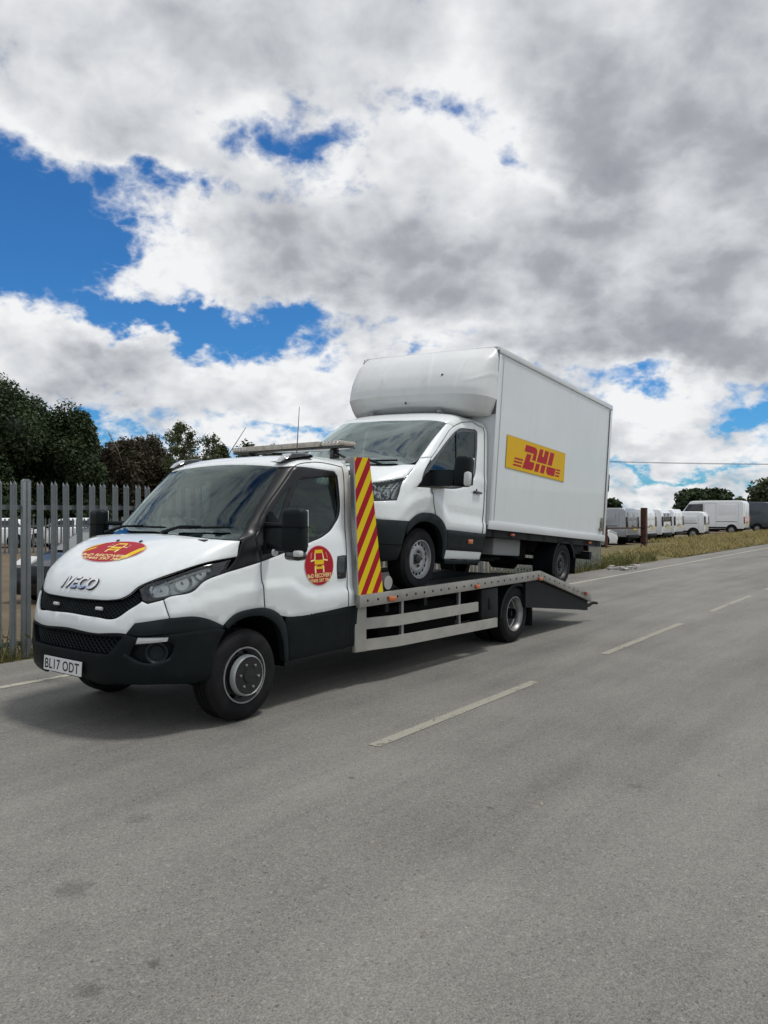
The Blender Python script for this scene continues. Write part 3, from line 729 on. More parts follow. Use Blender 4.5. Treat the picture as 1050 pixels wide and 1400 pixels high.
    # washer jets
    for y in (-.16, .16):
        v = 9.25; s = S.at_y(y, v); c = S.E(s, v, .006); m = MB(); m.box(c, (.03, .018, .016), .005, rot=Matrix.Rotation(R(20), 4, 'Y')); m.build('washer_jet', BGLOSS, T)
    # number plate
    PL = Matrix.Translation((1.015, 0, .495)) @ Matrix.Rotation(R(-3), 4, 'Y')
    m = MB(); m.box((0, 0, 0), (.012, .52, .111), .002, M=PL); pl = m.build('number_plate', PLATEW, T, smooth=0)
    V, F = text2d('BL17 ODT', .079, .74, bold=.012, space=1.06)
    def pp(P, lift): return [PL @ Vector((.0075+lift, -p[0]*-1*1.0, p[1])) for p in P]
    w = V[:, 0].max()-V[:, 0].min(); V[:, 0] *= .475/w
    decal('plate_lettering', [(V, F, INK, 0)], pp, pl)
    # maker lettering in chrome across the bonnet front
    V, F = text2d('IVECO', .098, 1.0, bold=.035, shear=.18); w = V[:, 0].max()-V[:, 0].min(); V[:, 0] *= .47/w; V[:, 0] += .012; V[:, 1] += .022
    def lp(P, lift):
        out = []
        for p in P:
            v = 5.30+p[1]/.112; s = S.at_y(p[0], v); out.append(S.E(s, v, .004+lift))
        return out
    A = decal('bonnet_lettering', [(V, F, CHROME, .012)], lp, T)
    V2 = V*[1.03, 1.08]-[.006, .005]; decal('lettering_edge', [(V2, F, INK, .0)], lp, A)
    # round stickers
    def sticker_shapes(rx, ry, chev=False):
        sh = []; e = 0.0
        P, F = fill2d(ellipse2d(rx, ry), .03); sh.append((P, F, mat('pink border', (.62, .35, .36), .4), 0))
        P, F = fill2d(ellipse2d(rx*.965, ry*.965), .03); sh.append((P, F, RED, .0008))
        k = ry/.18; kx = rx/.2; pk = (.60, .80) if chev else (1, 1); py0 = .02 if chev else 0
        def poly(pts, m_, lift=.0016):
            P, F = fill2d([(a*kx*pk[0], (b*pk[1]+py0)*k) for a, b in pts], .02); sh.append((P, F, m_, lift))
        # little front view of a truck
        poly([(-.052, .140), (.048, .140), (.056, .110), (-.058, .110)], YEL)
        poly([(-.058, .112), (-.046, .112), (-.052, .048), (-.068, .048)], PALE_Y); poly([(.046, .112), (.056, .112), (.068, .048), (.052, .048)], PALE_Y)
        poly([(-.066, .050), (.066, .050), (.060, .010), (-.060, .010)], YEL)
        poly([(-.064, .002), (-.034, .002), (-.026, -.010), (.026, -.010), (.034, .002), (.064, .002), (.050, -.030), (-.050, -.030)], YEL)
        for g in (1, -1):
            poly([(g*.066, .044), (g*.115, .036), (g*.117, .050), (g*.066, .056)], PALE_Y)
            poly([(g*.108, .06), (g*.120, .062), (g*.108, .11), (g*.086, .122), (g*.098, .095)], mat('dull red print', (.55, .16, .12), .4))
            poly([(g*.066, -.002), (g*.048, -.012), (g*.046, -.062), (g*.064, -.070)], PALE_Y)
        V, F = text2d('BnD RECOVERY', .036*k, 1.0, bold=.018); w = V[:, 0].max()-V[:, 0].min(); V[:, 0] *= .325*kx/w; V[:, 1] -= .088*k; sh.append((V, F, PALE_Y, .0016))
        V, F = text2d('07495 597 786', .033*k, 1.0, bold=.016); w = V[:, 0].max()-V[:, 0].min(); V[:, 0] *= .265*kx/w; V[:, 1] -= .133*k; sh.append((V, F, PALE_Y, .0016))
        if chev:
            def clip(pts):
                P, F = fill2d(pts, .02); P = np.array(P); q = np.hypot(P[:, 0]/(rx*.96), P[:, 1]/(ry*.96)); P[q > 1] /= q[q > 1][:, None]; return P, F
            for pts in ([(-.38, .02), (-.40, -.02), (-.16, .20), (-.22, .19)], [(-.42, -.05), (-.41, -.08), (-.27, .02), (-.28, .04)], [(.24, -.22), (.17, -.24), (.30, .03), (.38, .12), (.40, .06)], [(.06, -.24), (.13, -.24), (.17, -.13)]):
                P, F = clip(pts); sh.append((P, F, YEL, .0014))
        return sh
    def side_place(sg):
        def f(P, lift):
            out = []
            for p in P:
                s, v = S.at_xz(-.889-p[0]*(1 if sg > 0 else -1), 1.213+p[1]); out.append(S.E(sg*s, v, .003+lift))
            return out
        return f
    for sg in (1, -1): decal('round_sticker', sticker_shapes(.198, .182), side_place(sg), T)
    def hood_place(P, lift):
        out = []
        for p in P:
            v = 8.22+p[1]/.155; s = S.at_y(p[0], v); out.append(S.E(s, v, .003+lift))
        return out
    decal('bonnet_sticker', sticker_shapes(.40, .158, True), hood_place, T)

def build_wheel(T, name, loc, side, Rr, rim, w, kind):
    """wheel with the outer face towards +y (side=1) or -y"""
    root = bpy.data.objects.new(name, None); root.empty_display_size = .1; link(root, T)
    root.matrix_local = Matrix.Translation(loc) @ (Matrix.Identity(4) if side > 0 else Matrix.Rotation(math.pi, 4, 'Z')) @ Matrix.Rotation(rnd.random()*6, 4, 'Y')
    m = MB(); m.lathe(tyre_mesh(Rr, rim, w), 56); m.build('tyre', RUBBER, root, smooth=40)
    if kind == 'truck_front':
        m = MB(); m.lathe([(-.012, rim+.004), (.006, rim+.002), (.006, rim-.010), (-.03, rim-.014), (-.06, rim-.03)], 48); m.build('rim_lip', STEEL, root)
        m = MB(); m.lathe([(-.06, rim-.03), (-.07, rim-.034), (-.062, rim-.056), (-.045, .165), (-.03, .15), (-.03, .02)], 60, skip=lambda i, k: i == 1 and (k % 6) in (0, 1, 2)); m.build('wheel_disc', mat('grey wheel disc', (.05, .055, .06), .5, metal=.3, dirt=.2), root)
        m = MB(); m.lathe([(-.10, rim-.03), (-.10, .02)], 40); m.build('brake_backing', BLACK, root)
        m = MB(); m.lathe([(.008, .167), (.040, .165), (.052, .160), (.058, .154), (.05, .150)], 48); m.build('trim_ring', mat('pale grey ring', (.36, .38, .375), .38, metal=.2, dirt=.4), root)
        m = MB(); m.lathe([(-.06, .160), (.008, .160), (.008, .152)], 40); m.lathe([(.05, .153), (.050, .06), (.062, .055), (.064, .001)], 40); hub = m.build('hub', mat('black hub', (.012, .012, .012), .45), root)
        for k in range(6):
            a = math.pi/3*k; m = MB(); m.lathe([(.045, .012), (.066, .011), (.070, .007), (.070, .0005)], 6, M=Matrix.Translation((.098*math.cos(a), 0, .098*math.sin(a)))); m.build('wheel_nut', STEEL, root)
    elif kind == 'truck_rear':
        m = MB(); m.lathe([(-.012, rim+.004), (.006, rim+.002), (.006, rim-.010), (-.02, rim-.016), (-.035, rim-.028), (-.09, rim-.032), (-.10, rim-.042), (-.155, rim-.046)], 48); m.build('rim_barrel', STEEL, root)
        m = MB(); m.lathe([(-.155, rim-.046), (-.16, rim-.06), (-.15, rim-.085), (-.13, .11), (-.125, .06), (-.06, .055), (-.055, .001)], 60, skip=lambda i, k: i == 1 and (k % 6) in (0, 1, 2)); m.build('wheel_disc', mat('grey wheel disc', (.05, .055, .06)), root)
        m = MB(); m.lathe([(-w-.04, Rr-.012), (-w-.05, Rr), (-w-.05-w*.8, Rr), (-w-.06-w*.8, rim)], 40); m.build('inner_tyre', RUBBER, root)
        m = MB(); m.lathe([(-.18, rim), (-.18, .02)], 30); m.build('backing', BLACK, root)
        for k in range(6):
            a = math.pi/3*k; m = MB(); m.lathe([(-.135, .014), (-.112, .013), (-.11, .0005)], 6, M=Matrix.Translation((.098*math.cos(a), 0, .098*math.sin(a)))); m.build('wheel_nut', STEEL, root)
    else:
        wc = mat('silver wheel paint', (.36, .37, .38), .38, metal=.6, dirt=.3) if kind == 'van_front' else mat('dull wheel paint', (.045, .047, .05), .5, metal=.3, dirt=.2)
        m = MB(); m.lathe([(-.012, rim+.004), (.006, rim+.002), (.006, rim-.008), (-.018, rim-.014), (-.034, rim-.024)], 48); m.build('rim_lip', wc, root)
        m = MB(); m.lathe([(-.034, rim-.024), (-.036, rim-.028), (-.030, rim-.058), (-.022, rim-.075), (-.028, .10), (-.045, .085), (-.045, .03)], 64, skip=lambda i, k: i == 1 and (k % 4) in (0, 1)); m.build('wheel_disc', wc, root)
        m = MB(); m.lathe([(-.08, rim-.02), (-.08, .02)], 40); m.build('backing', BLACK, root)
        m = MB(); m.lathe([(-.045, .055), (-.02, .05), (-.012, .038), (-.012, .001)], 30); m.build('hub', mat('black hub', (.012, .012, .012), .45), root)
        for k in range(5):
            a = 2*math.pi/5*k; m = MB(); m.lathe([(-.045, .012), (-.022, .011), (-.02, .0005)], 6, M=Matrix.Translation((.078*math.cos(a), 0, .078*math.sin(a)))); m.build('wheel_nut', DSTEEL, root)
    return root

CHEV = bpy.data.materials.new('chevron sheeting'); CHEV.use_nodes = True
def _chev():
    t = NT(CHEV.node_tree); out = t.n('ShaderNodeOutputMaterial'); b = t.n('ShaderNodeBsdfPrincipled'); t.nt.links.new(b.outputs[0], out.inputs[0])
    sp = t.n('ShaderNodeSeparateXYZ'); t.put(sp.inputs[0], t.n('ShaderNodeTexCoord').outputs['Object'])
    q = t.m('ADD', sp.outputs[2], t.m('MULTIPLY', sp.outputs[0], 1.59))
    f = t.m('FRACT', t.m('ADD', t.m('DIVIDE', q, .281), 20.30))
    t.put(b.inputs['Base Color'], t.mix(t.m('LESS_THAN', f, .50), rgb(.66, .50, .004), rgb(.34, .005, .016))); b.inputs['Roughness'].default_value = .55; b.inputs['Specular IOR Level'].default_value = .2
_chev()

def build_truck_bed(T):
    HY = 1.08
    x0, xk, x1 = -1.46, -5.30, -7.10; zt, zb = .905, .79; ze = .445
    # deck sheets
    m = MB(); m.box(((x0+xk)/2, 0, .815), (abs(xk-x0), 2*HY-.10, .05)); m.build('deck', DECK, T)
    m = MB(); dx = x1-xk; sl = math.atan2(zt-ze, -dx)
    m.prism([(xk, .84), (x1, .84-(zt-ze)), (x1, .79-(zt-ze)), (xk, .79)], 1, -HY+.05, HY-.05); m.build('tail_ramp', DECK, T)
    for y in (-.62, .62):
        m = MB(); m.prism([(x0-.35, .852), (xk, .852), (xk, .842), (x0-.35, .842)], 1, y-.26, y+.26); m.build('wheel_track', mat('worn track plate', (.075, .077, .075), .5, metal=.3, var=.3, bump=.2, bscale=80, dirt=.4), T)
    # side rails with their holes
    for sg in (1, -1):
        y0, y1 = (HY-.05, HY) if sg > 0 else (-HY, -HY+.05)
        m = MB(); m.prism([(x0+.10, zb), (x0+.10, zt), (xk, zt), (xk-.02, zb)], 1, y0, y1, bev=.006); rail = m.build('side_rail', ALU, T)
        m = MB(); m.prism([(xk, zt), (x1, ze), (x1, ze-.125), (xk-.02, zb)], 1, y0, y1, bev=.006); r2 = m.build('ramp_rail', ALU, T)
        ys = HY+.0015 if sg > 0 else -HY-.0015
        def hole(x, z, par):
            m = MB(); m.lathe([(0, .013), (.002*sg, .0125), (.001*sg, .001)], 10, M=Matrix.Translation((x, ys-.001*sg, z))); return m.build('rail_hole', BLACK, par)
        x = x0-.02; i = 0
        while x > xk+.05:
            hole(x, .848, rail); x -= .163
        x = xk-.12
        while x > x1+.05:
            hole(x, .848-(xk-x)*(zt-ze)/(xk-x1), r2); x -= .163
        for (x, z, mm, par) in ((-1.86, .835, AMBER, rail), (-3.56, .825, AMBER, rail), (-5.26, .80, AMBER, rail), (-6.85, .475, mat('dull red lens', (.30, .06, .03), .3), r2)):
            m = MB(); m.box((x, ys+.014*sg, z), (.12 if x > -2 else .085, .03, .05), .012); m.build('marker_lamp', mm, par)
    # cross edge at the ramp end, frame below
    m = MB(); m.box((x1+.015, 0, ze-.07), (.03, 2*HY-.10, .115), .004); m.build('ramp_end', ALU, T)
    m = MB()
    for y in (-.42, .42):
        m.box((-3.35, y, .60), (4.2, .09, .20)); m.prism([(-5.3, .72), (x1+.05, .36), (x1+.05, .22), (-5.2, .42)], 1, y-.05, y+.05)
    for x in (-1.9, -2.6, -3.3, -4.0, -5.0): m.box((x, 0, .74), (.06, 2.0, .10))
    m.build('chassis_frame', CHASS, T)
    for sg in (1, -1):
        m = MB(); m.prism([(xk+.05, .78), (x1+.02, .325), (x1+.02, .19), (-4.95, .44), (-4.95, .78)], 1, sg*(HY-.10), sg*(HY-.055)); m.build('ramp_skirt', CHASS, T)
        m = MB(); m.box((-6.95, sg*.62, .30), (.05, .34, .10), .01); m.build('tail_lamp', mat('dark red lens', (.05, .008, .007), .3), T)
    # tow jaw
    m = MB(); m.tube([(-7.1, .95, .25), (-7.22, .98, .25), (-7.30, 1.02, .285), (-7.40, 1.05, .27)], [.03, .03, .024, .02], 8); m.box((-7.13, .93, .26), (.06, .10, .16), .01); m.build('hitch_pin', CHASS, T)
    # side guards
    for sg in (1, -1):
        g = []
        for (zl, zr, xr, nm) in ((.605, .585, -3.60, 'upper'), (.395, .348, -4.07, 'lower')):
            m = MB(); h = .055
            pts = [(-1.55, sg*.955, zl), (-2.0, sg*1.06, zl-.004), (xr, sg*1.08, zr)]
            for a, b in zip(pts[:-1], pts[1:]):
                a, b = Vector(a), Vector(b); t = .025*sg
                q = [a+Vector((0, 0, h)), b+Vector((0, 0, h)), b-Vector((0, 0, h)), a-Vector((0, 0, h))]; r = [p-Vector((0, t, 0)) for p in q]
                m.quad(*q); m.quad(*r); m.quad(q[0], q[1], r[1], r[0]); m.quad(q[3], q[2], r[2], r[3]); m.quad(q[1], q[2], r[2], r[1]); m.quad(q[0], q[3], r[3], r[0])
            m.build('guard_rail', GUARD, T, smooth=0)
        m = MB(); m.prism([(-1.40, .787), (-1.60, .787), (-1.60, .335), (-1.425, .345)], 1, sg*.93, sg*.975, bev=.01); m.build('guard_end', GUARD, T)
        for x in (-2.12, -3.25):
            m = MB(); m.box((x, sg*1.02, .56), (.04, .03, .46)); m.build('guard_bracket', STEEL, T)
        # tool box and tank behind the guards
        m = MB(); m.box((-2.6, sg*.72, .55), (1.5, .42, .36), .04); m.build('side_tank', BLACK, T)
        m = MB(); m.box((-3.98, sg*.95, .56), (.42, .16, .42), .02); tb = m.build('lamp_box', CHASS, T)
        m = MB(); m.box((-3.98, sg*1.034, .58), (.08, .012, .14), .004); m.build('latch', BPLAST, tb)
        # rear mudguards
        m = MB(); n = 18; Ro = .455
        for i in range(n):
            a0, a1 = R(-2)+R(184)*i/n, R(-2)+R(184)*(i+1)/n
            def q(a, y, r): return (-4.75+r*math.cos(a), y, .385+r*math.sin(a)*.86)
            m.quad(q(a0, sg*.52, Ro), q(a1, sg*.52, Ro), q(a1, sg*1.0, Ro), q(a0, sg*1.0, Ro)); m.quad(q(a0, sg*1.0, Ro), q(a1, sg*1.0, Ro), q(a1, sg*1.0, Ro-.045), q(a0, sg*1.0, Ro-.045))
        m.build('mudguard', BPLAST, T, recalc=False)
        m = MB(); m.box((-5.22, sg*.76, .36), (.012, .46, .40)); m.build('mud_flap', RUBBER, T)
    m = MB(); m.lathe([(-.95, .07), (-.3, .07), (-.3, .14), (-.18, .16), (.18, .16), (.3, .14), (.3, .07), (.95, .07)], 20, M=Matrix.Translation((-4.75, 0, .372))); m.build('rear_axle', CHASS, T)
    # headboard between cab and deck, chevron side plates
    hb = bpy.data.objects.new('headboard', None); link(hb, T)
    for sg in (1, -1):
        m = MB(); m.prism([(-1.384, .907), (-1.322, 2.215), (-1.555, 2.222), (-1.778, .907)], 1, sg*1.03-.012, sg*1.03+.012); m.build('chevron_plate', CHEV, hb, smooth=0)
        m = MB(); m.prism([(-1.362, .907), (-1.30, 2.215), (-1.322, 2.215), (-1.384, .907)], 1, sg*1.03-.03, sg*1.03+.016); m.build('edge_strip', STEEL, hb)
        m = MB(); m.box((-1.475, sg*.975, 1.52), (.05, .05, 1.42), .006); m.build('post', STEEL, hb)
    for z in (2.20, 2.08, 1.75, 1.42, 1.10):
        m = MB(); m.box((-1.49, 0, z), (.045, 2.0, .05), .006); m.build('rung', ALU if z > 2 else STEEL, hb)
    # winch
    m = MB(); m.lathe([(-.30, .02), (-.30, .13), (-.27, .13), (-.27, .085), (.27, .085), (.27, .13), (.30, .13), (.30, .02)], 28, M=Matrix.Translation((-1.75, .1, 1.0))); m.box((-1.75, .52, 1.0), (.22, .22, .24), .03)
    m.build('winch', STEEL, T)
    m = MB(); m.lathe([(.0, .001), (.0, .07), (-.75, .07), (-.75, .001)], 24, M=Matrix.Translation((-1.92, 1.0, .985))); m.build('winch_roller', mat('bare bright steel', (.55, .55, .54), .3, metal=.9, var=.1), T)
    # light bar
    lb = bpy.data.objects.new('light_bar', None); link(lb, T)
    m = MB(); m.box((-1.56, 0, 2.338), (.24, 1.53, .022), .008); m.build('base', BGLOSS, lb)
    seg = mat('cloudy lamp cover', (.36, .325, .275), .25, coat=.4, var=.2, vscale=14, dirt=.3)
    n = 6
    for i in range(n):
        y = -.775+1.55*(i+.5)/n; end = i in (0, n-1)
        m = MB(); m.box((-1.56, y, 2.375), (.29 if not end else .26, 1.55/n-.003, .052), .008 if not end else .018); s_ = m.build('lamp_cover', seg, lb)
        if end:
            for k in range(5): m = MB(); m.lathe([(0, .014), (.004, .012), (.003, .001)], 10, axis=0, M=Matrix.Translation((-1.43, y-.09+.045*k, 2.376))); m.build('lamp_cell', mat('bright lamp cell', (.6, .6, .57), .2, metal=.6), s_)
    for y in (-.55, .62):
        m = MB(); m.box((-1.53, y, 2.275), (.10, .05, .10), .01); m.tube([(-1.5, y, 2.3), (-1.5, y+.16, 2.235)], .012, 6); m.build('bracket', BGLOSS, lb)

build_truck_cab(truck)
build_truck_bed(truck)
build_wheel(truck, 'front_wheel', (0, .965, .372), 1, .372, .226, .225, 'truck_front')
build_wheel(truck, 'front_wheel', (0, -.965, .372), -1, .372, .226, .225, 'truck_front')
build_wheel(truck, 'rear_wheel', (-4.75, .965, .372), 1, .372, .226, .225, 'truck_rear')
build_wheel(truck, 'rear_wheel', (-4.75, -.965, .372), -1, .372, .226, .225, 'truck_rear')
def whip(T, p, q):
    m = MB(); m.tube([p, q], [.006, .003], 5); m.box(p, (.04, .04, .03), .01); m.build('aerial', BGLOSS, T)
whip(truck, (-1.25, -.72, 2.21), (-1.48, -.60, 2.62))
whip(truck, (-1.30, .32, 2.25), (-1.33, .33, 2.75))
# hi vis jacket hung over the near seat
def hivis():
    M = TM @ Matrix.Translation((-1.17, .50, 1.45))
    V = []; F = []; nx, nz = 10, 14
    for i in range(nz+1):
        for j in range(nx+1):
            a = (j/nx-.5); b = i/nz; V.append((.02+.03*math.sin(j*1.7+i*.6)-.10*b*.2, a*(.40-.06*b)+.012*math.sin(i*1.3), -.34+.46*b))
    for i in range(nz):
        for j in range(nx): k = i*(nx+1)+j; F.append((k, k+1, k+nx+2, k+nx+1))
    o = from_np('hi_vis_jacket', V, F, HIVIS); md = o.modifiers.new('thickness', 'SOLIDIFY'); md.thickness = .015
    o.matrix_world = M; props(o, 'fluorescent yellow jacket draped on the seat inside the recovery truck cab', 'jacket')
hivis()
# ================================================================== box van on the deck
VF_, VL_, VU_ = ((-0.58275,-0.80987,0.06714),(0.80966,-0.58570,-0.03748),(0.06968,0.03252,0.99704))
VM = frame((-0.4240,9.0522,0.8710), VF_, VL_, VU_)
TR = [(.30,.93,.97,.70,2.6),(.42,1.0,1.0,.70,2.7),(.60,1.0,1.02,.70,2.7),(.78,.98,1.03,.75,2.6),(.95,.945,1.03,.80,2.6),(1.08,.90,1.025,.85,2.6),(1.18,.80,1.02,.85,2.6),
(1.26,.66,1.01,.75,2.6),(1.33,.50,1.0,.62,2.6),(1.385,.33,.985,.50,2.7),(1.44,.19,.97,.42,2.8),(1.55,.05,.95,.38,2.8),(1.75,-.18,.915,.36,2.9),(1.95,-.44,.875,.36,3.0),
(2.05,-.60,.84,.33,3.0),(2.10,-.70,.79,.33,3.0),(2.14,-.82,.68,.33,2.8),(2.165,-.98,.50,.30,2.6),(2.175,-1.18,.25,.16,2.4),(2.178,-1.33,.02,.02,2.2)]
TRR = -1.365
ST = Surf(TR, TRR, flare=[(1.2,0),(1.5,.05),(1.75,.078),(1.95,.10),(2.05,.09),(2.10,.08),(2.16,.05),(2.178,0)])
ST.creases = [([(0, 3.6), (.80, 3.6), (.90, 4.6), (1.02, 5.1), (1.14, 5.0), (1.26, 4.3), (1.42, 3.35), (2, 3.2)], .020, .45, .78, 2.1, 1.2)]
van = empty('box_van', VM, 'white luton box van with yellow and red logo panel, standing on the recovery truck', 'van')

def build_van_cab(T):
    S = ST
    ws = [(0,8.0),(.3831,8.10),(.5807,8.36),(.6899,8.97),(.7445,9.493),(.7747,10.367),(.7963,11.755),(.8087,13.10),(.7791,13.18),(.2475,13.36),(0,13.42)]
    wsi = [(0,8.35),(.38,8.45),(.56,8.72),(.66,9.25),(.715,9.75),(.745,10.5),(.768,11.8),(.775,12.75),(.74,12.86),(.2475,13.0),(0,13.05)]
    w = panel('windscreen', S, centre_poly(ws), GLASS_WV, T, off=-.006, thick=0, bev=0, step=.08)
    panel('border', S, centre_poly(ws), BGLOSS, w, off=-.011, thick=.012, bev=0, holes=[centre_poly(wsi)], step=.06)
    hood = [(.30,5.05),(.5092,5.43),(.7291,6.53),(.7612,7.907),(.7683,8.93),(.6924,8.85),(.5838,8.23),(.3886,7.97),(0,7.88)]
    panel('bonnet', S, centre_poly([(0,4.95)]+hood), WHITE, T)
    hl = [(.44,5.25),(.5062,5.385),(.7298,6.48),(.7549,4.055),(.5736,3.86),(.48,3.84)]
    grp = centre_poly([(0,4.90),(.30,4.98),(.43,5.2),(.47,3.84),(.42,3.3),(0,3.2)])
    g = panel('grille', S, grp, BPLAST, T, off=-.02, thick=.03)
    for v in (3.6, 4.05, 4.5):
        m = MB(); m.tube([S.E(s, v, .004) for s in np.linspace(-.42, .42, 14)], .018, 6); m.build('grille_bar', GPLAST, g)
    for sg in (1, -1):
        f = (lambda q: q) if sg > 0 else mirror_poly
        hc = [(.452,5.17),(.5062,5.29),(.718,6.30),(.742,4.15),(.5736,3.96),(.49,3.93)]
        h = panel('headlamp', S, f(hl), BGLOSS, T, off=-.003, thick=.07, holes=[f(hc)])
        panel('backing', S, f(hl), mat('satin lamp bowl', (.80, .81, .80), .3, metal=.2, var=.15, vscale=14), h, off=-.07, thick=0, bev=0)
        panel('lens', S, f(hc), LENS, h, off=-.005, thick=0, bev=0)
        for (ss, vv, r1) in ((.53, 4.75, .075), (.60, 4.55, .06), (.655, 4.65, .05)):
            m = MB(); c = S.E(sg*ss, vv, -.045); n = S.normal(sg*ss, vv)
            M = Matrix.Translation(c) @ Vector(n).to_track_quat('Z', 'Y').to_matrix().to_4x4()
            m.lathe([(-.03, .012), (-.024, r1*.45), (-.005, r1*.8), (.02, r1)], 20, axis=2); m.lathe([(.0, 0.001), (.005, .012), (-.03, .014)], 12, axis=2)
            bmesh.ops.transform(m.bm, matrix=M, verts=m.bm.verts); m.build('reflector', REFL, h)
        panel('pillar', S, f([(.7747,10.367),(.7963,11.755),(.8087,13.12),(.9273,12.898),(.9193,11.843),(.8904,10.593)]), WHITE, T)
        panel('front_wing', S, f([(.7291,6.517),(.7612,7.907),(.7683,8.963),(.7747,10.367),(.8904,10.593),(.8825,6.845),(.8766,5.416),(1.0586,5.614),(1.1389,4.405),(1.24,3.387),(1.1208,3.457),(1.0418,3.361),(.9837,3.111),(.9501,2.85),(.6333,2.80),(.40,2.85),(.42,3.3),(.47,3.84),(.5736,3.84),(.7549,4.03)]), WHITE, T)
        dw = [(.8766,5.416),(.8825,6.845),(.9099,10.167),(.9802,11.708),(1.0609,12.710),(1.0983,12.858),(1.6217,13.166),(1.6949,12.985),(1.7562,11.614),(1.7469,8.720),(1.6817,7.147),(1.5574,6.477),(1.0586,5.614)]
        gl = [(.945,8.2),(1.0012,11.200),(1.1211,12.446),(1.1599,12.593),(1.5980,12.836),(1.6426,12.704),(1.7079,11.587),(1.7040,8.785),(1.6529,7.465),(1.5439,6.95),(1.10,6.2)]
        door = [(1.0586,5.614),(1.1389,4.405),(1.24,3.387),(1.3261,3.104),(1.4163,2.545),(1.94,2.50),(1.955,5.6),(1.93,11.0),(1.90,13.6),(1.6015,14.061),(1.5250,14.308),(1.0367,13.528),(.9273,12.898),(.9193,11.843),(.8904,10.593)]
        d = panel('door', S, f(door[:]+[(.9099,10.167),(.9802,11.708),(1.0609,12.710),(1.0983,12.858),(1.6217,13.166),(1.6949,12.985),(1.7562,11.614),(1.7469,8.720),(1.6817,7.147),(1.5574,6.477)]), WHITE, T)
        wf = panel('window_frame', S, f(dw), BGLOSS, d, off=-.003, holes=[f(gl)])
        panel('window', S, f(gl), GLASS_SD, d, off=-.010, thick=0, bev=0, step=.08)
        m = MB(); m.tube([S.E(sg*1.09, 12.55, -.004), S.E(sg*1.425, 6.72, -.004)], .016, 6); m.build('window_divider', BGLOSS, d)
        c = S.E(sg*1.80, 6.02, .02); m = MB(); m.box(c, (.19, .035, .035), .014); m.lathe([(-.01, .02), (.0, .02), (.004, .012), (.004, .001)], 14, M=Matrix.Translation(S.E(sg*1.80, 6.35, .002))); m.build('door_handle', BGLOSS, d)
        panel('rear_pillar', S, f([(1.955,2.5),(1.97,5.6),(1.945,11.0),(1.915,13.6),(1.998,13.6),(1.998,9),(1.998,5.6),(1.998,2.5)]), WHITE, T)
        seam(S, [(.8904,10.593),(.9193,11.843),(.9273,12.898),(1.0367,13.528),(1.5250,14.308),(1.6015,14.061),(1.90,13.6),(1.93,11.0),(1.955,5.6),(1.94,2.50)], d, .0035, sides=(sg,)); seam(S, [(1.0586,5.614),(1.1389,4.405),(1.24,3.387)], d, .0035, sides=(sg,))
        seam(S, [(.7774,10.367),(.8904,10.593)], d, .002, sides=(sg,)); seam(S, [(.7612,7.907),(.7291,6.517)], d, .003, sides=(sg,))
        cl = panel('door_cladding', S, f([(1.4163,2.529),(1.94,2.49),(1.998,2.49),(1.998,1.25),(1.4737,1.28)]), GPLAST, T, off=.014, thick=.04, bev=.010, ring=.016)
        c = S.E(sg*1.78, 1.9, .017); m = MB(); m.box(c, (.11, .02, .055), .007); m.build('side_marker', AMBER, cl)
        panel('lower_sill', S, f([(1.4747,1.263),(1.994,1.25),(1.99,.56),(1.4651,.52)]), WHITE, T)
        panel('step', S, f([(1.4656,.50),(1.9921,.54),(1.9633,.05),(1.4656,.05)]), GPLAST, T, off=.02, thick=.05)
        panel('wheel_arch', S, f([(.9501,2.85),(.9837,3.111),(1.0418,3.361),(1.1208,3.457),(1.24,3.387),(1.3261,3.104),(1.4163,2.529),(1.473,1.31),(1.4651,.52),(1.4357,.512),(1.4125,1.655),(1.3545,2.333),(1.2677,2.739),(1.1528,2.913),(1.0442,2.762),(.9877,2.33),(.9541,2.055)]), GPLAST, T, off=.014, thick=.06)
        m = MB(); n = 20; Rr = .44
        pr = [(Rr*math.cos(math.pi*i/n*1.06-.1)-.03, .37+Rr*math.sin(math.pi*i/n*1.06-.1)) for i in range(n+1)]
        for i in range(n):
            a, b = pr[i], pr[i+1]; m.quad((a[0], sg*.45, a[1]), (b[0], sg*.45, b[1]), (b[0], sg*.98, b[1]), (a[0], sg*.98, a[1]))
        m.build('arch_liner', BLACK, T, recalc=False)
        # mirrors
        m = MB(); m.box((-.13, sg*1.385, 1.335), (.14, .19, .34), .045, seg=3); hs = m.build('mirror', BPLAST, T, smooth=50)
        m = MB(); m.prism([(-.05, 1.165), (-.36, 1.19), (-.36, 1.33), (-.10, 1.35)], 1, sg*.96, sg*1.30, bev=.03); m.tube([(-.2, sg*.96, 1.26), (-.14, sg*1.12, 1.28)], .06, 8); m.build('mirror_arm', BPLAST, hs)
        m = MB(); m.box((-.085, sg*1.47, 1.25), (.08, .075, .16), .03); m.build('indicator', CLEARL, hs)
        m = MB(); m.box((-.218, sg*1.365, 1.34), (.006, .20, .30), .002); m.build('mirror_glass', CHROME, hs)
    bl = centre_poly([(0,3.15),(.40,2.82),(.6333,2.78),(.9501,2.83),(.9481,2.183),(.9279,1.506),(.9237,1.105),(.88,.3),(.75,.05),(.4,.02),(0,.02)])
    b = panel('bumper', S, bl, GPLAST, T, off=.004, thick=.05, step=.05)
    m = MB(); m.tube([S.E(s, 1.42, .004) for s in np.linspace(-.92, .92, 40)], .006, 4); m.build('bumper_seam', BLACK, b)
    panel('roof', S, centre_poly([(0,13.45),(.2475,13.39),(.7791,13.21),(.8087,13.16),(.9273,12.93),(1.0368,13.558),(1.5234,14.333),(1.6001,14.085),(1.90,13.63),(1.998,13.63),(1.998,15),(1.998,17),(1.998,18.8),(1,18.9),(0,18.9)]), WHITE, T, step=.07)
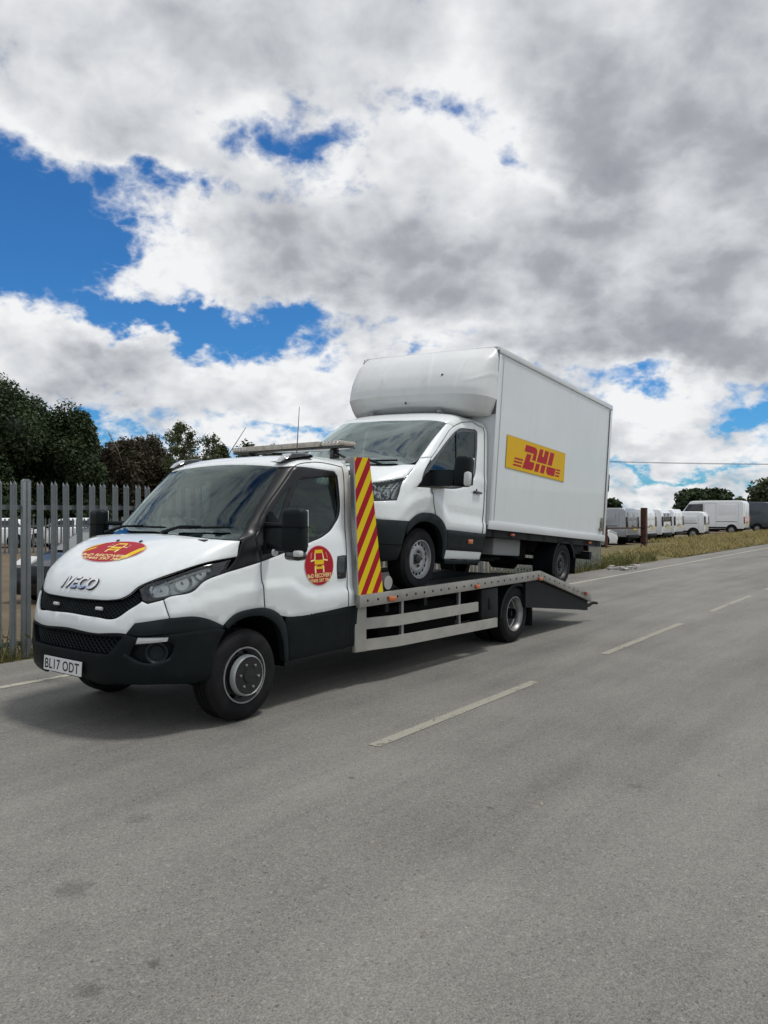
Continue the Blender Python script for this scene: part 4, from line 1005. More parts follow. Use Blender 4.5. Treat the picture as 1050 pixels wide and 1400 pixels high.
    for sg in (1, -1):
        m = MB(); m.box((-.95, sg*.52, 2.17), (.10, .05, .04), .015); m.build('roof_lamp', mat('grey lamp', (.25, .25, .24), .3), T)
    m = MB(); m.box((TRR+.01, 0, .9), (.02, 1.9, 1.1)); m.box((TRR+.01, 0, 1.78), (.02, 1.5, .64)); m.build('rear_wall', DASH, T)
    under_shell(S, T, 7.4, -.07, (-.02, .36), .47)
    m = MB(); m.box((-.5, 0, .36), (1.6, 1.7, .10)); m.box((.55, 0, .36), (.6, 1.0, .12)); m.build('floor_pan', BLACK, T)
    m = MB(); m.box((.02, 0, 1.18), (.55, 1.75, .30), .06); m.box((-.12, -.45, 1.33), (.3, .5, .12), .04); m.build('dashboard', DASH, T)
    m = MB(); M = Matrix.Translation((-.34, -.45, 1.38)) @ Matrix.Rotation(R(-60), 4, 'Y'); m.lathe([(0, .205), (.014, .218), (0, .231), (-.014, .218), (0, .205)], 28, axis=2, M=M); m.box((0, 0, -.01), (.40, .05, .02), .008, M=M); m.build('steering_wheel', DASH, T)
    for y in (-.5, .1, .55):
        m = MB(); m.box((-.85, y, .90), (.5, .44, .18), .05); m.box((-1.12, y, 1.30), (.14, .43, .70), .06, rot=Matrix.Rotation(R(-10), 4, 'Y')); m.box((-1.17, y, 1.74), (.10, .26, .18), .045); m.build('seat', SEAT, T)
    for a, b_, arm in (((.08, 8.45), (.60, 9.3), (.50, 8.15)), ((-.60, 9.0), (-.14, 8.5), (-.1, 8.1))):
        m = MB(); n = 10
        m.tube([S.E(a[0]+(b_[0]-a[0])*i/n, a[1]+(b_[1]-a[1])*i/n, .02) for i in range(n+1)], .011, 6)
        m.tube([S.E(arm[0], arm[1], .01), S.E((a[0]+b_[0])/2, (a[1]+b_[1])/2, .034)], .014, 6); m.build('wiper', BPLAST, T)

BXF, BXR, BZ0, BZ1, BW = -1.372, -5.498, .756, 3.043, 1.07
def build_van_box(T):
    box = bpy.data.objects.new('luton_body', None); link(box, T)
    L = BXF-BXR; xc = (BXF+BXR)/2
    m = MB(); m.box((xc, 0, (BZ0+BZ1)/2+.02), (L-.02, 2*BW-.02, BZ1-BZ0-.06), .004); m.build('side_panel', GRP, box, smooth=0)
    for sg in (1, -1):
        y = sg*(BW-.004)
        def rail(name, c, size, M_=ALU, bev=.004): 
            m = MB(); m.box(c, size, bev); return m.build(name, M_, box)
        capm = mat('white painted trim', (.62, .64, .65), .35, coat=.3, var=.03, dirt=.15)
        rail('top_trim', (xc, y, BZ1-.035), (L, .022, .075), capm)
        rail('bottom_trim', (xc, y, BZ0+.05), (L, .020, .105), capm)
        rail('corner_trim', (BXF-.03, y, (BZ0+BZ1)/2), (.055, .018, BZ1-BZ0-.18), capm)
        rail('corner_trim', (BXR+.045, y, (BZ0+BZ1)/2), (.088, .020, BZ1-BZ0-.18), capm)
        rail('corner_seam', (BXR+.095, y+sg*.004, (BZ0+BZ1)/2), (.007, .010, BZ1-BZ0-.18), mat('trim shadow gap', (.10, .10, .10), .6), 0)
        rail('corner_seam', (BXF-.145, y-sg*.0015, (BZ0+BZ1)/2), (.006, .014, BZ1-BZ0-.18), capm, .002)
        m = MB(); m.box((BXR+.20, sg*(BW+.010), 1.03), (.075, .012, .22), .004); m.box((BXR+.27, sg*(BW+.010), .94), (.08, .012, .05), .004); m.build('hinge_plate', mat('tarnished hinge steel', (.20, .18, .13), .45, metal=.6, var=.3), box)
        for x in (-2.11, -4.90):
            m = MB(); m.box((x, sg*(BW-.03), BZ0-.045), (.10, .03, .035), .008); m.build('side_marker', mat('red amber lens', (.50, .10, .04), .3), box)
    # rear frame with roller door
    m = MB(); m.box((BXR+.01, 0, (BZ0+BZ1)/2), (.03, 2.0, BZ1-BZ0-.12)); m.build('rear_door', mat('grey roller door', (.45, .46, .47), .5), box)
    for k in range(8):
        m = MB(); m.box((BXR-.008, 0, BZ0+.30+k*.25), (.012, 1.9, .235), .004); m.build('door_slat', mat('grey roller door', (.45, .46, .47)), box)
    for sg in (1, -1):
        m = MB(); m.box((BXR-.02, sg*(BW-.04), 1.9), (.05, .06, 2.2), .006); m.build('rear_post', STEEL, box)
        m = MB(); m.box((BXR-.05, sg*(BW-.05), 1.74), (.06, .10, .30), .02); m.box((BXR-.04, sg*(BW-.05), 1.98), (.04, .06, .22), .012); m.build('rear_lamp', BPLAST, box)
    # over-cab pod
    NS = [(2.165,-.95,.975,.42,3.0),(2.18,-.92,1.0,.44,3.0),(2.26,-.87,1.04,.46,3.0),(2.368,-.815,1.070,.50,3.0),(2.376,-.81,1.073,.51,3.0),(2.45,-.815,1.073,.50,3.0),(2.60,-.86,1.072,.47,3.0),(2.74,-.945,1.072,.40,3.0),(2.86,-1.055,1.071,.30,3.0),(2.94,-1.165,1.062,.20,2.8),(2.99,-1.25,1.045,.12,2.6),(3.02,-1.31,1.02,.06,2.5),(3.042,-1.35,.985,.02,2.4)]
    SN = Surf(NS, BXF-.004)
    SN.creases = [([(0, 11), (.12, 10.4), (.20, 9.2), (.26, 7.4), (.30, 5.5), (.31, 3), (2, 3)], .006, 1.0, -1, .55, 3.0)]
    G = SN.G; nr, ncx = G.shape[:2]; V = []; F = []
    sidx = np.concatenate([np.linspace(0, 1, SN.nc+1), 1+np.linspace(0, 1, SN.nsd+1)[1:]])
    full = np.concatenate([-sidx[::-1], sidx[1:]]); vv = np.arange(nr)/SN.nv
    X = SN.E(np.tile(full, (nr, 1)), np.tile(vv[:, None], (1, len(full))))
    # pressed dishes at the two upper corners and a fold beside the middle
    for i in range(nr):
        for j in range(len(full)):
            s = abs(full[j]); v = vv[i]; z = X[i, j, 2]; y = X[i, j, 1]
            # soft dish towards each upper corner with a raised crescent below it
            dd = math.hypot((abs(y)-.86)/.30, (z-2.82)/.32); k = max(0, 1-dd); X[i, j, 0] -= .012*(k*k*(3-2*k))
            rr = math.hypot((s-.80)/.62, (z-2.86)/1.0)
            ra = math.hypot(abs(y)-.80, z-2.90)
            if abs(y) > .80 and z < 2.95: k = max(0, 1-abs(ra-.355)/.03)*max(0, min(1, (abs(y)-.80)/.08)); X[i, j, 0] += .005*k*k*(3-2*k); X[i, j, 1] += math.copysign(.003*k, y)
            fold = .30+.28*(z-2.50)
            k = max(0, 1-abs(abs(y)-fold)/.03)*max(0, min(1, (z-2.50)/.08)); X[i, j, 0] += .008*k*max(0, 1-(z-2.5)/.5)
            k = max(0, 1-abs(abs(y)-.76)/.035)*max(0, min(1, (z-2.42)/.15)); X[i, j, 0] -= .008*k
            if z < 2.30: X[i, j, 2] += .075*max(0, 1-(y/.95)**2)*(2.30-z)/.135
    V = [tuple(p) for p in X.reshape(-1, 3)]; W = len(full)
    for i in range(nr-1):
        for j in range(W-1): a = i*W+j; F.append((a, a+1, a+W+1, a+W))
    F.append(tuple(range(W-1, -1, -1)))
    F.append(tuple((nr-1)*W+j for j in range(W)))
    o = from_np('cab_pod', V, F, NOSEW, box, sharp_angle=28)
    for (y, z) in ((.55, 2.62), (.05, 2.28)):
        v = float(np.interp(z, [q[0] for q in NS], range(len(NS)))); s = SN.at_y(y, v); c = SN.E(s, v, .002); n = Vector(SN.normal(s, v))
        m = MB(); m.lathe([(0, .016), (.006, .013), (.008, .001)], 12, axis=2); bmesh.ops.transform(m.bm, matrix=Matrix.Translation(c) @ n.to_track_quat('Z', 'Y').to_matrix().to_4x4(), verts=m.bm.verts); m.build('fixing', mat('grey fixing', (.06, .06, .06), .5), box)
    m = MB(); m.box((BXF+.006, 0, 2.60), (.012, 2*BW+.004, BZ1-2.38+.14), .0); m.build('pod_seam', mat('grey sealant', (.10, .105, .105), .7), box)
    m = MB(); m.box((xc, 0, BZ1+.004), (L-.02, 2*BW-.06, .02), .004); m.build('box_roof', GRP, box)
    # advertising panel on both flanks
    def logo():
        Wd, H = 1.91, .43; sh = []
        P, F = fill2d([(-Wd/2, -H/2), (Wd/2, -H/2), (Wd/2, H/2), (-Wd/2, H/2)], .3); sh.append((P, F, mat('olive edge of panel', (.45, .30, .02), .45), 0))
        P, F = fill2d([(-Wd/2+.012, -H/2+.008), (Wd/2-.012, -H/2+.008), (Wd/2-.012, H/2-.008), (-Wd/2+.012, H/2-.008)], .3); sh.append((P, F, DHLY, .0012))
        def poly(pts):
            P, F = fill2d([((a-.5)*Wd, (.5-b)*H) for a, b in pts], .05); sh.append((P, F, DHLR, .0024))
        sl = .028
        def arc(cx, cy, rx, ry, a0, a1, n=7): return [(cx+rx*math.cos(R(a0+(a1-a0)*i/n)), cy-ry*math.sin(R(a0+(a1-a0)*i/n))) for i in range(n+1)]
        # D: upper hook, lower foot
        poly([(.295, .13), (.435, .13)]+arc(.435, .25, .050, .12, 90, 0)+[(.466, .555), (.405, .555), (.428, .345), (.278, .345)])
        poly([(.318, .40), (.392, .40), (.368, .62), (.448, .62)]+arc(.40, .72, .042, .16, 0, -90)+[(.255, .885)])
        # H: upper block with a notch, two feet
        poly([(.530, .125), (.590, .125), (.573, .35), (.600, .35), (.620, .125), (.690, .125), (.655, .565), (.485, .565)])
        poly([(.478, .62), (.545, .62), (.520, .885), (.452, .885)]); poly([(.575, .62), (.645, .62), (.620, .885), (.550, .885)])
        # L: upper bar, lower foot
        poly([(.715, .125), (.790, .125), (.752, .565), (.676, .565)])
        poly([(.666, .62), (.830, .62), (.803, .885), (.700, .885)]+arc(.70, .77, .042, .115, -90, -180, 5))
        for i, b in enumerate((.615, .715, .82)):
            o = i*.008
            poly([(.130-o, b), (.262-o, b), (.257-o, b+.052), (.124-o, b+.052)]); poly([(.842-o, b), (.92-o, b), (.915-o, b+.052), (.836-o, b+.052)])
        return sh
    for sg in (1, -1):
        def place(P, lift): return [(-2.685-sg*p[0], sg*(BW-.008+.004+lift), 1.7785+p[1]) for p in P]
        decal('logo_panel', logo(), place, box)
    # chassis below the box
    m = MB()
    for y in (-.42, .42): m.box((-3.3, y, .58), (4.3, .08, .16))
    for k in range(8): m.box((-1.6-.52*k, 0, .705), (.07, 2.04, .085))
    m.box((xc, 1.0, .705), (L-.1, .04, .09)); m.box((xc, -1.0, .705), (L-.1, .04, .09)); m.box((xc, 0, .752), (L-.08, 2.05, .008))
    m.tube([(-1.4, .1, .42), (-2.4, .1, .40), (-3.6, .0, .36)], .045, 10); m.tube([(-1.3, .5, .36), (-2.2, .5, .36), (-3.2, .45, .42)], .035, 8); m.box((-3.9, .70, .44), (.5, .07, .06)); m.box((-3.9, -.70, .44), (.5, .07, .06))
    m.lathe([(-.75, .05), (-.25, .06), (-.18, .14), (.18, .14), (.25, .06), (.75, .05)], 16, M=Matrix.Translation((-3.954, 0, .345)))
    m.build('chassis_frame', CHASS, T)
    m = MB(); m.box((-2.45, .62, .545), (.82, .38, .24), .03); m.build('fuel_tank', mat('pale grey tank', (.30, .31, .31), .6), T)
    m = MB(); m.box((-3.02, .60, .52), (.36, .30, .30), .05); m.build('air_tank', BLACK, T)
    m = MB(); m.lathe([(-.1, .001), (-.1, .09), (.1, .09), (.1, .001)], 14, M=Matrix.Translation((-1.60, .72, .40))); m.build('silencer', BLACK, T)
    for sg in (1, -1):
        m = MB(); n = 16; Ro = .43
        for i in range(n):
            a0, a1 = R(-22)+R(185)*i/n, R(-22)+R(185)*(i+1)/n
            def q(a, y, r): return (-3.954+r*math.cos(a), y, .345+r*math.sin(a)*.92)
            m.quad(q(a0, sg*.70, Ro), q(a1, sg*.70, Ro), q(a1, sg*1.02, Ro), q(a0, sg*1.02, Ro)); m.quad(q(a0, sg*1.02, Ro), q(a1, sg*1.02, Ro), q(a1, sg*1.02, Ro-.04), q(a0, sg*1.02, Ro-.04))
        m.build('mudguard', BPLAST, T, recalc=False)
        m = MB(); m.box((-4.40, sg*.86, .36), (.012, .32, .32)); m.build('mud_flap', RUBBER, T)
    m = MB(); m.box((-5.15, 0, .50), (.10, 1.95, .13), .01)
    for y in (-.6, .6): m.box((-5.12, y, .60), (.06, .06, .14))
    m.box((-4.72, .82, .585), (.85, .05, .15)); m.build('underrun_bar', CHASS, T)
    for sg in (1, -1): m = MB(); m.box((-5.40, sg*.66, .62), (.05, .36, .10), .01); m.build('tail_lamp', mat('dark red lens', (.05, .008, .007)), T)
build_van_cab(van)
build_van_box(van)
ROLL = .0376*2*.98
build_wheel(van, 'front_wheel', (0, .985, .345), 1, .345, .212, .225, 'van_front')
build_wheel(van, 'front_wheel', (0, -.985, .345-ROLL), -1, .345, .212, .225, 'van_front')
build_wheel(van, 'rear_wheel', (-3.954, .985, .335), 1, .345, .212, .225, 'van_rear')
build_wheel(van, 'rear_wheel', (-3.954, -.985, .335-ROLL), -1, .345, .212, .225, 'van_rear')
# ================================================================== ground and road
RU, RQ = Vector((.5976, .8018, 0)), Vector((-.8018, .5976, 0))      # along the road (away), across it (towards the fence)
def uq(u, q, z=0.0): return RU*u+RQ*q+Vector((0, 0, z))

def road_mat():
    m = bpy.data.materials.new('worn asphalt'); m.use_nodes = True; t = NT(m.node_tree)
    out = t.n('ShaderNodeOutputMaterial'); b = t.n('ShaderNodeBsdfPrincipled'); t.nt.links.new(b.outputs[0], out.inputs[0])
    tc = t.n('ShaderNodeTexCoord').outputs['Object']
    mp = t.n('ShaderNodeMapping'); t.put(mp.inputs['Vector'], tc); mp.inputs['Scale'].default_value = (.10, .9, 1)
    lane = t.noise(mp.outputs[0], 1.0, 4, .55)
    mp2 = t.n('ShaderNodeMapping'); t.put(mp2.inputs['Vector'], tc); mp2.inputs['Scale'].default_value = (.28, 3.2, 1)
    streak = t.noise(mp2.outputs[0], 1.0, 5, .6)
    patch = t.noise(tc, .8, 6, .6)
    vo = t.n('ShaderNodeTexVoronoi', feature='F1'); t.put(vo.inputs['Vector'], tc); vo.inputs['Scale'].default_value = 150
    vs = t.n('ShaderNodeSeparateColor'); t.put(vs.inputs[0], vo.outputs['Color'])
    stone = vs.outputs[0]
    vo2 = t.n('ShaderNodeTexVoronoi', feature='F1'); t.put(vo2.inputs['Vector'], tc); vo2.inputs['Scale'].default_value = 90
    vs2 = t.n('ShaderNodeSeparateColor'); t.put(vs2.inputs[0], vo2.outputs['Color'])
    fine = t.noise(tc, 150, 4, .75); mid = t.noise(tc, 22, 4, .7)
    k = t.lin(lane, .3, .7, -.035, .035)
    k = t.m('ADD', k, t.lin(streak, .25, .75, -.022, .022)); k = t.m('ADD', k, t.lin(patch, .25, .75, -.025, .025))
    k = t.m('ADD', k, t.lin(stone, 0, 1, -.048, .048)); k = t.m('ADD', k, t.lin(fine, .25, .75, -.062, .062)); k = t.m('ADD', k, t.lin(mid, .3, .7, -.010, .010))
    k = t.m('ADD', k, t.smooth(vs2.outputs[0], .95, .99, 0, .06))
    k = t.m('ADD', k, t.smooth(vs2.outputs[1], .97, .99, 0, -.06))
    val = t.m('ADD', k, ROAD_ALBEDO)
    # oil drips and scuffs
    sep = t.n('ShaderNodeSeparateXYZ'); t.put(sep.inputs[0], tc)
    wob = t.noise(tc, 22, 5, .75)
    for (X, Y, r, a) in OIL:
        p = Vector((X, Y, 0)); u, q = p.dot(RU), p.dot(RQ)
        du, dq = t.m('SUBTRACT', sep.outputs[0], u), t.m('SUBTRACT', sep.outputs[1], q)
        d = t.m('SQRT', t.m('ADD', t.m('MULTIPLY', du, du), t.m('MULTIPLY', dq, dq)))
        d = t.m('ADD', d, t.m('MULTIPLY', t.m('SUBTRACT', wob, .5), r*2.2))
        val = t.m('MULTIPLY', val, t.smooth(d, r*.35, r, 1-a, 1.0))
    val = t.m('MAXIMUM', val, .02)
    col = t.mix(1.0, rgb(1.0, .972, .875), t.comb(val, val, val), 'MULTIPLY')
    t.put(b.inputs['Base Color'], col); t.put(b.inputs['Roughness'], t.lin(fine, .3, .7, .72, .92)); b.inputs['Specular IOR Level'].default_value = .35
    bp = t.n('ShaderNodeBump'); bp.inputs['Strength'].default_value = .4; bp.inputs['Distance'].default_value = .006
    hgt = t.m('ADD', t.m('MULTIPLY', vo.outputs['Distance'], -.9), t.m('ADD', t.m('MULTIPLY', vo2.outputs['Distance'], -.5), t.m('MULTIPLY', fine, .5)))
    t.put(bp.inputs['Height'], hgt); t.nt.links.new(bp.outputs[0], b.inputs['Normal'])
    return m
ROAD_ALBEDO = .18
OIL = [(-1.39, 3.45, .11, .30), (-1.05, 2.72, .06, .35), (-.86, 2.88, .04, .4), (1.55, 4.75, .06, .25), (-1.35, 4.25, .10, .2), (.6, 4.4, .03, .4), (-1.3, 3.05, .20, .10), (2.4, 4.6, .03, .5), (-.2, 4.9, .03, .4)]
ROADM = road_mat()

def earth_mat(name, c1, c2, c3, sc=1.0, bump=.6):
    m = bpy.data.materials.new(name); m.use_nodes = True; t = NT(m.node_tree)
    out = t.n('ShaderNodeOutputMaterial'); b = t.n('ShaderNodeBsdfPrincipled'); t.nt.links.new(b.outputs[0], out.inputs[0])
    tc = t.n('ShaderNodeTexCoord').outputs['Object']
    a = t.noise(tc, .35*sc, 6, .65); d = t.noise(tc, 6*sc, 6, .7); e = t.noise(tc, 45*sc, 3, .7)
    c = t.mix(t.smooth(a, .35, .65), rgb(*c1), rgb(*c2)); c = t.mix(t.smooth(d, .5, .75), c, rgb(*c3))
    c = t.mix(t.lin(e, .3, .7, .0, .5), c, rgb(*[q*.55 for q in c1]))
    t.put(b.inputs['Base Color'], c); b.inputs['Roughness'].default_value = .95; b.inputs['Specular IOR Level'].default_value = .2
    bp = t.n('ShaderNodeBump'); bp.inputs['Strength'].default_value = bump; bp.inputs['Distance'].default_value = .03
    t.put(bp.inputs['Height'], t.m('ADD', d, e)); t.nt.links.new(bp.outputs[0], b.inputs['Normal']); return m

RM = frame((0, 0, 0), RU, RQ, (0, 0, 1))
def sheet(name, u0, u1, q0, q1, z, m, kind='structure'):
    o = from_np(name, [(u0, q0, 0), (u1, q0, 0), (u1, q1, 0), (u0, q1, 0)], [(0, 1, 2, 3)], m, smooth=False)
    o.matrix_world = Matrix.Translation((0, 0, z)) @ RM; o['kind'] = kind; return o
sheet('ground', -900, 1600, -900, 1200, -.012, earth_mat('dry grassland', (.085, .085, .035), (.15, .125, .06), (.05, .065, .022), .3))
def strip(name, pts, z, m):
    """sheet with an uneven outline, points as (along, across)"""
    UV, F = fill2d(pts, 1.6); o = from_np(name, [(p[0], p[1], 0) for p in UV], F, m, smooth=False); o.matrix_world = Matrix.Translation((0, 0, z)) @ RM; o['kind'] = 'structure'; return o
def wavy(u0, u1, q, amp, n, rv=False):
    r = random.Random(int(u0*10+q*100)); l = [(u0+(u1-u0)*i/n, q+(r.random()-.5)*2*amp) for i in range(n+1)]
    return l[::-1] if rv else l
strip('yard', wavy(-40, 26, 8.9, .0, 4)+[(34, 10.5), (40, 12.0), (120, 12.4), (120, 60), (-40, 60)], -.008, earth_mat('dry brown gravel', (.15, .115, .075), (.20, .155, .105), (.09, .085, .06), 1.4))
strip('gravel_verge', wavy(21, 30.5, 8.45, .10, 14)+wavy(21, 30.5, 11.2, .25, 10, True), -.004, earth_mat('grey gravel', (.17, .165, .15), (.23, .22, .20), (.11, .105, .085), 2.2))
strip('road', [(-60, -9), (400, -9)]+wavy(30, 400, 8.42, .05, 120, True)+wavy(-60, 30, 8.55, .06, 90, True), 0.0, ROADM)

def paint_mat(name, col, wear):
    m = bpy.data.materials.new(name); m.use_nodes = True; t = NT(m.node_tree)
    out = t.n('ShaderNodeOutputMaterial'); b = t.n('ShaderNodeBsdfPrincipled')
    tr = t.n('ShaderNodeBsdfTransparent'); mx = t.n('ShaderNodeMixShader')
    tc = t.n('ShaderNodeTexCoord').outputs['Object']; n = t.noise(tc, 18, 8, .75); n2 = t.noise(tc, 2.0, 3, .5)
    sp = t.n('ShaderNodeSeparateXYZ'); t.put(sp.inputs[0], tc)
    f = t.smooth(t.m('ADD', n, t.m('MULTIPLY', n2, .35)), wear, wear+.12)
    t.put(mx.inputs[0], f); t.nt.links.new(tr.outputs[0], mx.inputs[1]); t.nt.links.new(b.outputs[0], mx.inputs[2]); t.nt.links.new(mx.outputs[0], out.inputs[0])
    c = t.mix(t.smooth(t.noise(tc, 60, 4, .7), .3, .7), rgb(*[q*.72 for q in col]), rgb(*col))
    t.put(b.inputs['Base Color'], c); b.inputs['Roughness'].default_value = .85; return m
PAINT = paint_mat('worn cream road paint', (.33, .315, .26), .50)
PAINT2 = paint_mat('pale road paint', (.46, .44, .36), .52)
PAINT3 = paint_mat('badly worn road paint', (.30, .285, .23), .68)
def marking(name, u0, u1, q0, q1, m, z=.004):
    n = max(2, int((u1-u0)/1.5)); V = []; F = []
    for i in range(n+1):
        u = u0+(u1-u0)*i/n; V += [(u, q0, 0), (u, q1, 0)]
    for i in range(n): F.append((2*i, 2*i+2, 2*i+3, 2*i+1))
    o = from_np(name, V, F, m, smooth=False); o.matrix_world = Matrix.Translation((0, 0, z)) @ RM; o['kind'] = 'structure'; return o
marking('edge_line_marking', -30, 140, 7.36, 7.46, PAINT2)
dash = [(-13.5, -10.9), (-8.9, -6.3), (4.42, 7.08), (8.95, 12.15), (13.9, 17.1)]
u = 18.6
while u < 130: dash.append((u, u+2.9)); u += 4.75
for a, b in dash: marking('centre_dash_marking', a, b, 3.34, 3.44, PAINT if a > 4 else PAINT3)

# ================================================================== vegetation
def leaf_mat(name, lo, hi, rough=.6, trans=.25):
    if name in MATS: return MATS[name]
    m = bpy.data.materials.new(name); m.use_nodes = True; t = NT(m.node_tree)
    out = t.n('ShaderNodeOutputMaterial'); b = t.n('ShaderNodeBsdfPrincipled'); tl = t.n('ShaderNodeBsdfTranslucent'); mx = t.n('ShaderNodeMixShader'); mx.inputs[0].default_value = trans
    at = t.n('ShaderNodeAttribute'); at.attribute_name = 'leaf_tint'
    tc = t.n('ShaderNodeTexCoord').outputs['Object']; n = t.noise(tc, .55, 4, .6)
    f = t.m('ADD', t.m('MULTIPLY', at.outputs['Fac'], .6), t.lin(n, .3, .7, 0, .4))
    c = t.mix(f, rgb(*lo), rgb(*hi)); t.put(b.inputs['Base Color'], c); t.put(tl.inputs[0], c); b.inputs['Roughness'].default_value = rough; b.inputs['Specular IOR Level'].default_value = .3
    t.nt.links.new(b.outputs[0], mx.inputs[1]); t.nt.links.new(tl.outputs[0], mx.inputs[2]); t.nt.links.new(mx.outputs[0], out.inputs[0]); MATS[name] = m; return m
def fast_mesh(name, V, F, material, tint=None, parent=None, smooth=False):
    """V (n,3), F (m,k)"""
    me = bpy.data.meshes.new(name); n, k = F.shape
    me.vertices.add(len(V)); me.vertices.foreach_set('co', np.asarray(V, np.float32).ravel())
    me.loops.add(n*k); me.loops.foreach_set('vertex_index', F.astype(np.int32).ravel())
    me.polygons.add(n); me.polygons.foreach_set('loop_start', np.arange(0, n*k, k, dtype=np.int32)); me.polygons.foreach_set('loop_total', np.full(n, k, np.int32))
    me.update(calc_edges=True)
    if tint is not None:
        a = me.attributes.new('leaf_tint', 'FLOAT', 'FACE'); a.data.foreach_set('value', np.asarray(tint, np.float32))
    if smooth: me.polygons.foreach_set('use_smooth', [True]*n)
    me.materials.append(material); return link(bpy.data.objects.new(name, me), parent)

def crown_mesh(name, blobs, count, size, material, parent, seed, flat=.55, hollow=.45, rag=.30):
    g = np.random.default_rng(seed); B = np.array(blobs, float)      # x y z rx ry rz
    wgt = (B[:, 3]*B[:, 4]*B[:, 5])**(2/3); idx = g.choice(len(B), count, p=wgt/wgt.sum())
    d = g.normal(size=(count, 3)); d /= np.linalg.norm(d, axis=1, keepdims=True)
    # lumps: directions pulled towards clump centres
    nl = 26; L = g.normal(size=(len(B), nl, 3)); L /= np.linalg.norm(L, axis=2, keepdims=True)
    dots = np.einsum('ij,ikj->ik', d, L[idx]); mx = dots.max(1); ar = dots.argmax(1)
    lump = np.clip((mx-.55)/.45, 0, 1)
    r = (hollow+(1-hollow)*g.random(count)**.55)*(1-rag*.7+rag*1.25*lump+g.normal(size=count)*.035)
    P = B[idx, :3]+d*r[:, None]*B[idx, 3:6]
    P[:, 2] = np.maximum(P[:, 2], .15+g.random(count)*.6)
    n = d*.6+g.normal(size=(count, 3))*.6; n[:, 2] += .45; n /= np.linalg.norm(n, axis=1, keepdims=True)
    a = np.cross(n, g.normal(size=(count, 3))); a /= np.linalg.norm(a, axis=1, keepdims=True); b = np.cross(n, a)
    s = size*(.6+.9*g.random(count))[:, None]; k = flat
    V = np.stack([P-a*s, P-b*s*k+n*s*.15, P+a*s, P+b*s*k+n*s*.15], 1).reshape(-1, 3)
    F = np.arange(count*4).reshape(-1, 4)
    tint = np.clip(.30+.45*lump+.25*(g.random(count)-.5)+.22*d[:, 2]+g.random((len(B), nl))[idx, ar]*.35-.18, 0, 1)  # random clump tones, plus lit tops and shaded hollows put into the colour
    return fast_mesh(name, V, F, material, tint, parent)
def core_mesh(name, blobs, material, parent, seed, k=.52):  # solid dark core added inside the leaves to block light passing through
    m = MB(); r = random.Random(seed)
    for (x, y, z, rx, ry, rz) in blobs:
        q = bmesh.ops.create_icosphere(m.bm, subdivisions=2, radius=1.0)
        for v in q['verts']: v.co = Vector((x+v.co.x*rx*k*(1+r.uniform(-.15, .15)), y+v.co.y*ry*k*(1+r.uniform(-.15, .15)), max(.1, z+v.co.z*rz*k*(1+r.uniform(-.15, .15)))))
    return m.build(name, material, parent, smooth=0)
BARK = mat('bark', (.075, .06, .045), .95, var=.35, vscale=3, bump=.5, bscale=8)
DBARK = mat('grey brown twigs', (.16, .125, .10), .95, var=.3, vscale=2)
CORE = mat('deep shade foliage', (.010, .016, .008), .9)  # inner shade of the crown put into the core's colour
OAK = leaf_mat('dark broadleaf', (.009, .020, .008), (.040, .066, .020))
MIDL = leaf_mat('olive broadleaf', (.020, .028, .011), (.070, .085, .030))
BROWNL = leaf_mat('brown bare scrub', (.028, .026, .015), (.070, .060, .034))
YOUNG = leaf_mat('young leaves', (.035, .05, .02), (.12, .14, .055))
FARL = leaf_mat('hedge leaves', (.022, .036, .014), (.075, .095, .032))

def branchy(m, base, top, r, seed, n=9, spread=.35, lift=.6):
    g = random.Random(seed); base = Vector(base); top = Vector(top); H = (top-base).length
    pts = [base.lerp(top, i/6)+Vector((g.uniform(-1, 1), g.uniform(-1, 1), 0))*H*.018*i for i in range(7)]
    m.tube(pts, [r*(1-.13*i) for i in range(7)], 7); tips = []
    for k in range(n):
        t = .28+.7*k/n; p = pts[min(6, int(t*6))].lerp(pts[min(6, int(t*6)+1)], t*6-int(t*6)); a = g.random()*6.28; l = H*spread*(1.1-t*.7)*g.uniform(.7, 1.2)
        e = p+Vector((math.cos(a)*l, math.sin(a)*l, l*lift*g.uniform(.6, 1.3))); q = p.lerp(e, .5)+Vector((0, 0, -l*.06))
        m.tube([p, q, e], [r*.42*(1.1-t*.6), r*.25*(1.1-t*.6), r*.06], 5, cap=False); tips.append(e)
        for w in range(3):
            a2 = a+g.uniform(-1, 1); e2 = q+Vector((math.cos(a2)*l*.5, math.sin(a2)*l*.5, l*lift*.8)); m.tube([q, e2], [r*.14, r*.03], 4, cap=False); tips.append(e2)
    return tips
def far_point(px, d): return Vector(((px-525)/1052*d, d, 0))
def hgt(py, d): return CAM_H+(702-py)/1052*d

